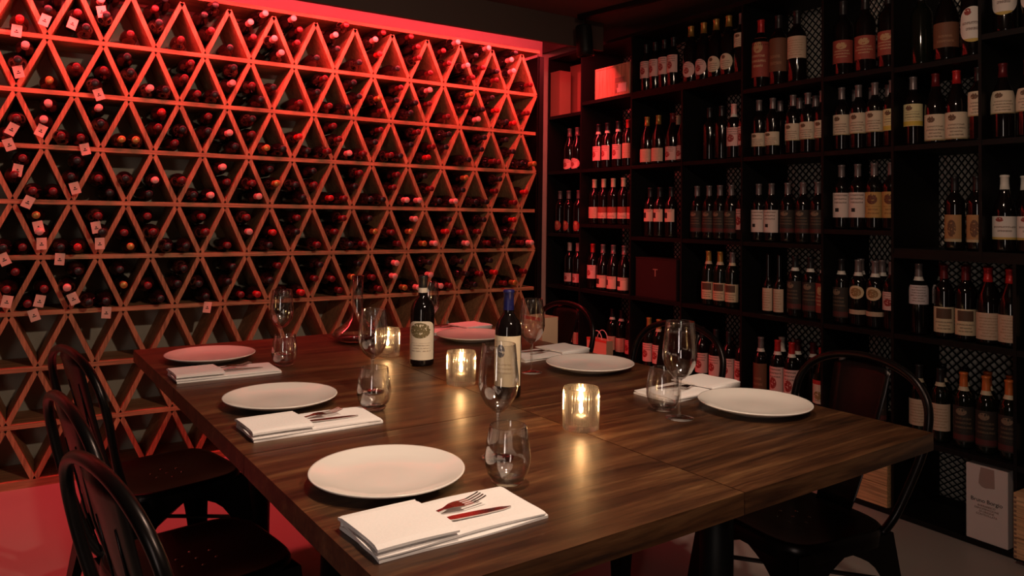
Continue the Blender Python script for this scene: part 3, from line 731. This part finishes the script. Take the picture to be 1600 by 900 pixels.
def text(parent, s, size, x, z, y, m, name='lettering'):
    cu = bpy.data.curves.new(name, 'FONT'); cu.body = s; cu.size = size; cu.align_x = 'CENTER'; cu.extrude = 0.0004
    o = bpy.data.objects.new(name, cu); C.objects.link(o); o.parent = parent; o.location = (x, y, z); o.rotation_euler = (PI/2, 0, 0)
    cu.materials.append(m)
    me = bpy.data.meshes.new_from_object(o); bpy.data.objects.remove(o)
    o = bpy.data.objects.new(name, me); C.objects.link(o); o.parent = parent; o.location = (x, y, z); o.rotation_euler = (PI/2, 0, 0)
    return o
text(ps, 'Bruno Borgio', 0.021, 0, 0.150, -0.0806, M_ink)
for i in range(4): text(ps, ('BARBARESCO', 'DENOMINAZIONE', 'DI ORIGINE', 'CONTROLLATA')[i], 0.0105, 0, 0.134-0.011*i, -0.0806, M_brownink)
bm = bmesh.new()
pts = [(-0.02, 0.285), (0.028, 0.285), (0.03, 0.215), (0.012, 0.212), (-0.004, 0.208), (-0.018, 0.212), (-0.028, 0.222), (-0.026, 0.25)]
f = bm.faces.new([bm.verts.new((x, -0.0805, z)) for x, z in pts]); r = bmesh.ops.extrude_face_region(bm, geom=[f])
for v in [g for g in r['geom'] if isinstance(g, bmesh.types.BMVert)]: v.co.y -= 0.0006
link('map_print', bm, plain('grey_brown_print', (0.36, 0.24, 0.21), 0.8), ps)
def paper_bag(label, loc, a, b, h, handles, rz=0.0, m=M_kraft, top=M_redpaper):
    t = thing('paper_bag', label, 'bag', loc, rz)
    bm = bmesh.new()
    for (x0, x1, y0, y1) in ((-a, a, -b, -b+0.002), (-a, a, b-0.002, b), (-a, -a+0.002, -b+0.002, b-0.002), (a-0.002, a, -b+0.002, b-0.002)): bx(bm, x0, x1, y0, y1, 0, h)
    bx(bm, -a+0.002, a-0.002, -b+0.002, b-0.002, 0, 0.002); link('bag_body', bm, m, t)
    bm = bmesh.new()
    for (x0, x1, y0, y1) in ((-a-0.001, a+0.001, -b-0.001, -b+0.001), (-a-0.001, a+0.001, b-0.001, b+0.001)): bx(bm, x0, x1, y0, y1, h-0.014, h+0.001)
    link('bag_rim', bm, top, t)
    if handles:
        for s in (-1, 1):
            bm = bmesh.new(); tube_bm(bm, [(a*0.55*math.cos(q), s*(b-0.004), h-0.02+0.075*math.sin(q)) for q in [PI*i/14 for i in range(15)]], 0.0028, 8); link('handle', bm, M_white, t, True)
    return t
paper_bag('small kraft paper bag with looped white handles on the shelf behind the table', (0.24, 0.365, 0.35), 0.10, 0.028, 0.115, True)

# ------------------------------------------------------------------ track light
tr = thing('track_light', 'black ceiling track with a cylindrical spotlight near the corner', 'light', (0.45, 0.06, CZ))
Tm = Matrix.Rotation(0.17, 4, 'Z')
bm = bmesh.new(); bx(bm, -0.06, 1.9, -0.018, 0.018, -0.03, 0.0); bm.transform(Tm); link('track', bm, M_steel, tr)
bm = lathe_bm([(0, -0.045), (0.006, -0.045), (0.006, 0.0), (0, 0.0)], 12); o = link('stem', bm, M_steel, tr, True); o.location = (-0.03, 0.0, -0.025)
hd = thing('x', None, None)
bpy.data.objects.remove(hd)
o = lathe('lamp_housing', [(0, 0.0), (0.045, 0.0), (0.05, -0.01), (0.052, -0.15), (0.055, -0.19), (0.045, -0.19), (0.042, -0.16), (0, -0.155)], M_steel, tr, 28); o.location = (-0.03, 0.0, -0.07); o.rotation_euler = (0.1, 0.0, 0)
# speaker-like second head beyond
# ------------------------------------------------------------------ tables: six square pedestal tables pushed together
PHI = 0.04; TX, TY = 0.976, -2.465
ca, sa = math.cos(PHI), math.sin(PHI)
def TP(u, v): return (TX+u*ca-v*sa, TY+u*sa+v*ca)
TW, TD, TT = 0.7225, 0.7160, 0.043
tmeshes = None; tnum = 0
tlab = {(0, 0): 'square dark wood pedestal table at the far left, under the reddest plate', (1, 0): 'square dark wood pedestal table at middle left under the second plate',
        (2, 0): 'square dark wood pedestal table nearest the camera, under the biggest plate', (0, 1): 'square dark wood pedestal table in the far right corner by the rack and shelves',
        (1, 1): 'square dark wood pedestal table at middle right, under the blue capped bottle side', (2, 1): 'square dark wood pedestal table at the near right corner under the rightmost plate'}
def rough_slab(seed):
    bm = bmesh.new(); bx(bm, -TW/2, TW/2, -TD/2, TD/2, -TT, 0)
    bmesh.ops.subdivide_edges(bm, edges=bm.edges[:], cuts=14, use_grid_fill=True)
    rg = random.Random(seed)
    from mathutils import noise as mn
    for v in bm.verts:
        ex = abs(abs(v.co.x)-TW/2) < 1e-5; ey = abs(abs(v.co.y)-TD/2) < 1e-5
        d = mn.noise(Vector((v.co.x*9+seed*3, v.co.y*9, v.co.z*30)))*0.0018
        if ex: v.co.x -= math.copysign(abs(d)+0.0006, v.co.x)
        if ey: v.co.y -= math.copysign(abs(d)*0.5+0.0003, v.co.y)
        if v.co.z > -1e-5 and (ex or ey): v.co.z -= 0.0012
    return bm
for i in range(3):
    for j in range(2):
        u, v = (i+0.5)*0.7235, (j+0.5)*0.7175
        x, y = TP(u, v)
        t = thing('pedestal_table', tlab[(i, j)], 'table', (x, y, 0), PHI, 'square tables pushed together')
        top = link('tabletop', rough_slab(i*2+j), M_table, t); top.location = (0, 0, 0.75)
        # texture offset per table via mesh object coordinates: rotate the slab by half turns
        o = lathe('pedestal', [(0.0, 0.02), (0.042, 0.02), (0.042, 0.695), (0.0, 0.695)], M_steel, t, 28)
        bm = bmesh.new()
        for a in (PI/4, 3*PI/4): bx(bm, -0.26, 0.26, -0.025, 0.025, 0.695, 0.707, Matrix.Rotation(a, 3, 'Z'))
        link('top_bracket', bm, M_steel, t)
        lathe('base_plate', [(0, 0), (0.10, 0), (0.10, 0.010), (0.05, 0.022), (0, 0.022)], M_steel, t, 40)

ZT = 0.7502
# ------------------------------------------------------------------ chairs
def chair(name, label, loc, rz, group):
    t = thing(name, label, 'chair', loc, rz, group)
    if 'chair' in protos:
        return None
    return t
LEAN = 1.35
def build_chair(label, loc, rz, group):
    t = thing('metal_chair', label, 'chair', loc, rz, group)
    # seat pan
    bm = bmesh.new(); n = 48; rings = []
    def sup(a, s, e=4.5):
        c, d = math.cos(a), math.sin(a); k = (abs(c)**e+abs(d)**e)**(-1/e); return c*k*s, d*k*s
    spec = [(0.0, 0.438), (0.08, 0.438), (0.14, 0.440), (0.168, 0.447), (0.178, 0.449), (0.184, 0.444), (0.186, 0.430), (0.186, 0.405)]
    for s, z in spec:
        if s == 0: rings.append([bm.verts.new((0, 0, z))])
        else: rings.append([bm.verts.new((*sup(2*PI*i/n, s), z)) for i in range(n)])
    for A, B in zip(rings[:-1], rings[1:]):
        for i in range(n):
            k = (i+1) % n
            if len(A) == 1: bm.faces.new((A[0], B[i], B[k]))
            else: bm.faces.new((A[i], A[k], B[k], B[i]))
    bmesh.ops.recalc_face_normals(bm, faces=bm.faces)
    link('seat', bm, M_chair, t, True)
    # drain holes as small rivets in the seat
    for (x, y) in [(0, 0)]+[(0.045*math.cos(PI*k/3), 0.045*math.sin(PI*k/3)) for k in range(6)]:
        o = part('seat_hole', ('seat_hole',), lambda: lathe_bm([(0, 0.4), (0.004, 0.4), (0.005, 0.3975)], 8), M_cut, t); o.location = (x, y, 0.0395)
    # legs: angle-section sheets with arched tops
    for sx in (-1, 1):
        for sy in (-1, 1):
            bm = bmesh.new()
            zs = [0.43, 0.405, 0.39, 0.375, 0.355, 0.33, 0.29, 0.22, 0.12, 0.0]
            wd = [0.172, 0.172, 0.14, 0.112, 0.09, 0.075, 0.064, 0.054, 0.044, 0.034]
            for ax in (0, 1):
                rows = []
                for z, wv in zip(zs, wd):
                    sp = 0.178+(0.43-z)/0.43*0.05
                    p0 = Vector((sx*sp, sy*sp, z)); inner = min(wv, sp-0.001)
                    if ax == 0: p1 = p0-Vector((sx*inner, 0, 0))
                    else: p1 = p0-Vector((0, sy*inner, 0))
                    rows.append([p0, p0.lerp(p1, 0.5), p1])
                grid_solid(bm, rows, (0, -sy*0.003, 0) if ax == 0 else (-sx*0.003, 0, 0))
            bmesh.ops.recalc_face_normals(bm, faces=bm.faces)
            link('leg', bm, M_chair, t)
    # cross brace
    bm = bmesh.new()
    for a in (PI/4, -PI/4): bx(bm, -0.265, 0.265, -0.008, 0.008, 0.30, 0.306, Matrix.Rotation(a, 3, 'Z'))
    link('cross_brace', bm, M_chair, t)
    # tubular hoop
    half = [(x, 0.15+(y-0.15)*LEAN, 0.425+(z-0.425)*0.435/0.421) for x, y, z in [(0.172, 0.150, 0.425), (0.186, 0.176, 0.47), (0.205, 0.196, 0.54), (0.226, 0.213, 0.62), (0.236, 0.226, 0.69), (0.225, 0.238, 0.755), (0.180, 0.248, 0.805), (0.100, 0.254, 0.836), (0, 0.256, 0.846)]]
    pts = catmull(half+[(-x, y, z) for x, y, z in half[-2::-1]], 6)
    bm = bmesh.new(); pts = [Vector((p.x*0.95, p.y, p.z)) for p in pts]; tube_bm(bm, pts, 0.0115, 12); link('back_hoop', bm, M_chair, t, True)
    # splat
    bm = bmesh.new(); rows = []
    for z, wv in ((0.442, 0.058), (0.48, 0.062), (0.54, 0.068), (0.62, 0.076), (0.70, 0.085), (0.77, 0.092), (0.815, 0.094), (0.850, 0.094)):
        y = 0.15+(0.012+0.094*min(1, ((z-0.44)/0.40)**0.8))*LEAN; row = []
        for i in range(9):
            s = i/4-1; yy = y+0.014*(1-s*s)-0.012
            zz = z-(0.022*s*s if z > 0.82 else 0)
            if 1 < i < 7 and z < 0.78: yy -= 0.003
            row.append((s*wv, yy, zz))
        rows.append(row)
    grid_solid(bm, rows, (0, 0.003, 0)); bmesh.ops.recalc_face_normals(bm, faces=bm.faces); splat = link('back_splat', bm, M_chair, t, True)
    bm = bmesh.new()
    for s in (-1, 1): tube_bm(bm, [(s*0.034, 0.198, 0.50), (s*0.038, 0.232, 0.60), (s*0.042, 0.256, 0.70), (s*0.044, 0.272, 0.765)], 0.0025, 6)
    link('splat_rib', bm, M_chair, splat, True)
    return t
GL, GR = 'metal chairs along the left side of the table', 'metal chairs along the right side of the table'
ch = build_chair('black metal chair at the near right, behind the rightmost plate', (2.73, -1.00, 0), -0.10, GR)
dup(ch, (2.02, -0.99, 0), 0.03, 'black metal chair on the far side, its hoop behind the right wine glass', GR)
dup(ch, (1.28, -0.98, 0), 0.0, 'black metal chair in the far corner with a paper bag on its seat', GR)
dup(ch, (1.48, -2.415, 0), 3.38, 'black metal chair at the far left with its hoop against the rack', GL)
dup(ch, (2.15, -2.445, 0), 3.31, 'black metal chair in the middle of the left side', GL)
dup(ch, (2.64, -2.42, 0), 3.37, 'black metal chair nearest the camera at the bottom left corner', GL)
paper_bag('tall orange brown paper bag standing on the far corner chair seat', (1.37, -0.905, 0.44), 0.062, 0.045, 0.385, False, 0.1, M_kraft)

# ------------------------------------------------------------------ table settings
def plate(label, x, y, rz=0):
    key = 'plate'
    if key not in protos:
        t = thing('dinner_plate', label, 'plate', (x, y, ZT), rz, 'white dinner plates on the table')
        lathe('plate_body', [(0, 0.004), (0.075, 0.004), (0.078, 0.0), (0.088, 0.0), (0.092, 0.004), (0.120, 0.010), (0.146, 0.020), (0.1485, 0.0225), (0.1475, 0.0245), (0.144, 0.0235), (0.118, 0.0145), (0.09, 0.0085), (0.05, 0.0078), (0, 0.0078)], M_cer, t, 72)
        protos[key] = t; return t
    return dup(protos[key], (x, y, ZT), rz, label, 'white dinner plates on the table')
plate('white dinner plate nearest the camera, largest of all', 2.72, -2.21)
plate('white dinner plate in the middle of the left side', 2.03, -2.22)
plate('pink lit white dinner plate at the far left corner of the table', 1.31, -2.26)
plate('white dinner plate at the right end of the table', 2.72, -1.15)
plate('white dinner plate behind the candle on the right side', 2.08, -1.20)
plate('white dinner plate at the far end, partly behind the blue capped bottle', 1.37, -1.25)

def napkin(label, x, y, rz):
    if 'napkin' not in protos:
        t = thing('folded_napkin', label, 'napkin', (x, y, ZT), rz, 'folded white napkins with cutlery')
        def slab(x0, x1, y0, y1, z0, z1, seed):
            bm = bmesh.new(); nx, ny = 10, 20; rg = random.Random(seed)
            rows = []
            for j in range(ny+1):
                row = []
                for i in range(nx+1):
                    px = x0+(x1-x0)*i/nx; py = y0+(y1-y0)*j/ny
                    dx = min(i, nx-i)/nx; e = min(1, dx*6)
                    zz = z0+(z1-z0)*(0.55+0.45*math.sqrt(1-(1-e)**2))+0.0008*math.sin(7*px/0.15+py*20+seed)
                    wob = 0.0025*math.sin(py*21+seed)*(1 if i in (0, nx) else 0)
                    row.append((px+wob, py+0.003*math.sin(px*30+seed)*(1 if j in (0, ny) else 0), zz))
                rows.append(row)
            A = [[bm.verts.new(p) for p in r] for r in rows]; B = [[bm.verts.new((p[0]*1.0, p[1], z0)) for p in r] for r in rows]
            for j in range(ny):
                for i in range(nx):
                    bm.faces.new((A[j][i], A[j][i+1], A[j+1][i+1], A[j+1][i])); bm.faces.new((B[j][i], B[j+1][i], B[j+1][i+1], B[j][i+1]))
            for j in range(ny):
                bm.faces.new((A[j][0], A[j+1][0], B[j+1][0], B[j][0])); bm.faces.new((A[j][nx], B[j][nx], B[j+1][nx], A[j+1][nx]))
            for i in range(nx):
                bm.faces.new((A[0][i], B[0][i], B[0][i+1], A[0][i+1])); bm.faces.new((A[ny][i], A[ny][i+1], B[ny][i+1], B[ny][i]))
            bmesh.ops.recalc_face_normals(bm, faces=bm.faces)
            return bm
        link('lower_fold', slab(-0.072, 0.075, -0.155, 0.155, 0.0, 0.0065, 1), M_linen, t, False)
        link('middle_fold', slab(-0.074, 0.072, -0.157, 0.150, 0.0067, 0.012, 4), M_linen, t, False)
        link('pocket_fold', slab(-0.073, 0.073, -0.158, -0.02, 0.0155, 0.022, 7), M_linen, t, False)
        # the fold that wraps round on the outer long edge
        bm = bmesh.new(); tube_bm(bm, [(-0.0735, -0.156, 0.0110), (-0.0735, -0.09, 0.0112), (-0.0735, -0.022, 0.0110)], 0.0098, 10); 
        for v in bm.verts: v.co.x = -0.0735+(v.co.x+0.0735)*0.35
        link('folded_edge', bm, M_linen, t, True)
        protos['napkin'] = t; return t
    return dup(protos['napkin'], (x, y, ZT), rz, label, 'folded white napkins with cutlery')
def fork_bm():
    bm = bmesh.new()
    rows = []
    for y, wv, z in ((-0.09, 0.009, 0.0), (-0.085, 0.011, 0.0), (-0.04, 0.008, 0.001), (0.0, 0.004, 0.003), (0.03, 0.0035, 0.005), (0.045, 0.009, 0.006), (0.058, 0.0125, 0.005), (0.068, 0.013, 0.004)):
        rows.append([(s*wv, y, z) for s in (-1, -0.5, 0, 0.5, 1)])
    grid_solid(bm, rows, (0, 0, 0.0016))
    for s in (-1, -0.34, 0.34, 1):
        grid_solid(bm, [[(s*0.0112+d*0.0016, y, z) for d in (-1, 1)] for y, z in ((0.066, 0.004), (0.085, 0.0035), (0.105, 0.007), (0.112, 0.009))], (0, 0, 0.0014))
    bmesh.ops.recalc_face_normals(bm, faces=bm.faces); return bm
def knife_bm():
    bm = bmesh.new()
    grid_solid(bm, [[(s*wv, y, z) for s in (-1, 0, 1)] for y, wv, z in ((-0.10, 0.007, 0), (-0.09, 0.009, 0), (-0.03, 0.007, 0.001), (0.0, 0.006, 0.001), (0.012, 0.008, 0.001), (0.06, 0.0085, 0.001), (0.10, 0.006, 0.001), (0.118, 0.001, 0.001))], (0, 0, 0.002))
    bmesh.ops.recalc_face_normals(bm, faces=bm.faces); return bm
fmesh = kmesh = None
def cutlery(desc, x, y, rz):
    global fmesh, kmesh
    Rm = Matrix.Rotation(rz, 4, 'Z')
    def put(name, me, fn, dx, dy, dr, cat, lab, tilt):
        p = Rm @ Vector((dx, dy, 0))
        if me is None:
            bm = fn(); me = bpy.data.meshes.new(name); bm.to_mesh(me); bm.free(); me.materials.append(M_cut)
        o = bpy.data.objects.new(name, me); C.objects.link(o); o.location = (x+p.x, y+p.y, ZT+0.0129); o.rotation_euler = (tilt, 0, rz+dr)
        tag(o, lab, cat, 'cutlery tucked in napkins'); return me
    kmesh = put('table_knife', kmesh, knife_bm, 0.018, -0.01, -0.10, 'knife', f'steel table knife tucked in the napkin {desc}', 0.0)
    fmesh = put('table_fork', fmesh, fork_bm, -0.008, -0.03, 0.12, 'fork', f'steel table fork tucked in the napkin {desc}', 0.03)
for desc, x, y, rz in (('nearest the camera', 2.955, -2.205, 0.03), ('beside the middle left plate', 2.275, -2.215, 0.02), ('beside the far left plate', 1.575, -2.265, 0.02),
                       ('left of the rightmost plate', 2.475, -1.150, PI+0.12), ('left of the middle right plate', 1.80, -1.190, PI+0.1), ('left of the farthest plate', 1.115, -1.20, PI+0.1)):
    napkin('folded white napkin '+desc, x, y, rz); cutlery(desc, x, y, rz)

def wine_glass(label, x, y, s=1.0):
    if 'wg' not in protos:
        t = thing('wine_glass', label, 'wine glass', (x, y, ZT), 0, 'stemmed wine glasses on the table')
        lathe('bowl', [(0.004, 0.094), (0.014, 0.100), (0.028, 0.113), (0.039, 0.133), (0.0430, 0.152), (0.0425, 0.172), (0.0395, 0.200), (0.0355, 0.2385), (0.0350, 0.2395), (0.0343, 0.2385), (0.0383, 0.200), (0.0413, 0.172), (0.0418, 0.152), (0.0378, 0.134), (0.027, 0.1145), (0.013, 0.1025), (0, 0.100)], M_glass, t, 48)
        lathe('stem', [(0, 0.006), (0.0055, 0.006), (0.0042, 0.014), (0.0036, 0.03), (0.0036, 0.075), (0.0046, 0.090), (0.006, 0.097), (0, 0.099)], M_stem, t, 20)
        lathe('foot', [(0, 0.0), (0.034, 0.0), (0.0355, 0.001), (0.034, 0.0022), (0.018, 0.0045), (0.006, 0.008), (0, 0.008)], M_glass, t, 48)
        protos['wg'] = t; t.scale = (s,)*3; return t
    return dup(protos['wg'], (x, y, ZT), 0.0, label, 'stemmed wine glasses on the table', (s,)*3)
M_stem = thin_glass('stem_glass', (0.98, 0.97, 0.96), 0.18, 1.0, 0.06, 1.4)
wine_glass('stemmed wine glass standing nearest the camera beside the blue capped bottle', 2.71, -1.955, 1.0)
wine_glass('stemmed wine glass in front of the farthest candle', 2.02, -1.955, 0.985)
wine_glass('stemmed wine glass at the far left beyond the pink lit plate', 1.32, -2.02, 0.97)
wine_glass('stemmed wine glass on the right, in front of the folded napkin', 2.68, -1.39, 1.03)
wine_glass('stemmed wine glass just right of the blue capped bottle', 2.03, -1.405, 1.0)
wine_glass('stemmed wine glass behind the white labelled bottle', 1.29, -1.41, 0.98)
def tumbler(label, x, y, s=1.0):
    if 'tb' not in protos:
        t = thing('water_tumbler', label, 'glass', (x, y, ZT), 0, 'stemless water glasses on the table')
        lathe('glass_wall', [(0.0, 0.006), (0.02, 0.0065), (0.030, 0.0100), (0.0395, 0.022), (0.0440, 0.040), (0.0442, 0.055), (0.0415, 0.078), (0.0360, 0.1095), (0.0353, 0.1105), (0.0346, 0.1095), (0.0400, 0.078), (0.0427, 0.055), (0.0425, 0.040), (0.038, 0.0225), (0.029, 0.012), (0.0, 0.009)], M_glass, t, 48)
        lathe('glass_base', [(0, 0), (0.022, 0), (0.028, 0.002), (0.033, 0.0085), (0.030, 0.0098), (0, 0.0058)], M_glass, t, 40)
        protos['tb'] = t; return t
    return dup(protos['tb'], (x, y, ZT), 0.0, label, 'stemless water glasses on the table', (s,)*3)
tumbler('clear stemless tumbler beside the napkin nearest the camera', 2.85, -2.02)
tumbler('clear stemless tumbler at the tip of the middle left napkin', 2.215, -2.03)
tumbler('clear stemless tumbler by the far left napkin', 1.54, -2.07, 0.95)
tumbler('clear stemless tumbler left of the right hand wine glass', 2.60, -1.37)

def candle(label, x, y):
    if 'cd' not in protos:
        t = thing('candle_holder', label, 'candle', (x, y, ZT), 0, 'glass tealight holders on the table')
        n = 72; prof = [(0.0385, 0.0), (0.0415, 0.004), (0.0420, 0.018), (0.0425, 0.05), (0.0427, 0.078), (0.0430, 0.0985), (0.0422, 0.1000), (0.0410, 0.0985), (0.0405, 0.05), (0.0400, 0.016)]
        bm = bmesh.new(); rings = []
        for k, (r, z) in enumerate(prof):
            ring = []
            for i in range(n):
                rb = 0.0022*(1 if i % 2 else -1) if (k < 5 and 0.003 < z < 0.08) else 0
                ring.append(bm.verts.new(((r+rb)*math.cos(2*PI*i/n), (r+rb)*math.sin(2*PI*i/n), z)))
            rings.append(ring)
        for A, B in zip(rings[:-1], rings[1:]):
            for i in range(n): bm.faces.new((A[i], A[(i+1) % n], B[(i+1) % n], B[i]))
        bm.faces.new(rings[0][::-1]); bm.faces.new(rings[-1])
        link('ribbed_glass', bm, M_glassrib, t, False)
        lathe('tealight_cup', [(0, 0.017), (0.019, 0.017), (0.0195, 0.033), (0.0188, 0.033), (0, 0.031)], M_tin, t, 28)
        wx = lathe('wax', [(0, 0.0305), (0.0185, 0.0305), (0.018, 0.0325), (0, 0.0318)], M_wax, t, 28)
        fl = lathe('flame', [(0, 0.036), (0.0035, 0.040), (0.0055, 0.046), (0.0045, 0.054), (0.0018, 0.063), (0, 0.067)], M_flame, t, 16)
        bm = bmesh.new(); tube_bm(bm, [(0, 0, 0.031), (0, 0, 0.037), (0.0005, 0, 0.040)], 0.0007, 6); link('wick', bm, M_ink, wx)
        d = bpy.data.lights.new('candle_light', 'POINT'); d.energy = CANDLE_W; d.color = (1.0, 0.55, 0.22); d.shadow_soft_size = 0.006
        o = bpy.data.objects.new('candle_light', d); C.objects.link(o); o.parent = t; o.location = (0, 0, 0.075)
        protos['cd'] = t; return t
    return dup(protos['cd'], (x, y, ZT), 0.3, label, 'glass tealight holders on the table')
CANDLE_W = 1.8
candle('lit tealight in a ribbed glass, nearest and right of the bottles', 2.63, -1.67)
candle('lit tealight in a ribbed glass between the two wine bottles', 2.07, -1.69)
candle('lit tealight in a ribbed glass farthest away, left of the white label bottle', 1.54, -1.70)

face = math.atan2(-2.8+1.65, 4.06-2.27)+PI/2
bottle('wine_bottle', 'standing red wine bottle with blue capsule and cream seal label on the table', (2.27, -1.65, ZT), 'bordeaux', 'blue', 'star', (0.035, 0.175), half=1.45, turn=face-0.30, scale=1.0)
face = math.atan2(-2.8+1.66, 4.06-1.74)+PI/2
PROF['riserva'] = [(0, 0.004), (0.034, 0.0), (0.0405, 0.004), (0.0415, 0.012), (0.0415, 0.178), (0.0395, 0.195), (0.032, 0.213), (0.021, 0.226), (0.0160, 0.236), (0.0142, 0.26), (0.0142, 0.292), (0.016, 0.294), (0.016, 0.302), (0.013, 0.304), (0, 0.304)]
bottle('wine_bottle', 'standing dark wine bottle with white neck band and arched villa label on the table', (1.74, -1.66, ZT), 'riserva', 'black', 'villa', (0.022, 0.152), half=1.25, arch=0.22, turn=face-0.1, capz=0.262, ring='white')
dc = thing('glass_decanter', 'clear glass decanter with wide base and tall neck at the far table end', 'decanter', (1.19, -1.68, ZT))
lathe('decanter_body', [(0, 0.002), (0.05, 0.0), (0.085, 0.008), (0.098, 0.024), (0.088, 0.045), (0.055, 0.068), (0.030, 0.092), (0.021, 0.12), (0.020, 0.20), (0.024, 0.262), (0.0235, 0.264), (0.0185, 0.20), (0.0195, 0.12), (0.0285, 0.093), (0.053, 0.067), (0.085, 0.044), (0.094, 0.025), (0.08, 0.011), (0, 0.006)], M_glass, dc, 56)
lathe('red_wine', [(0, 0.0065), (0.078, 0.0115), (0.0925, 0.0252), (0.0925, 0.0262), (0, 0.0262)], plain('red_wine', (0.08, 0.004, 0.004), 0.05), dc, 48)  # red reflection in the decanter base, built as a dark red fill
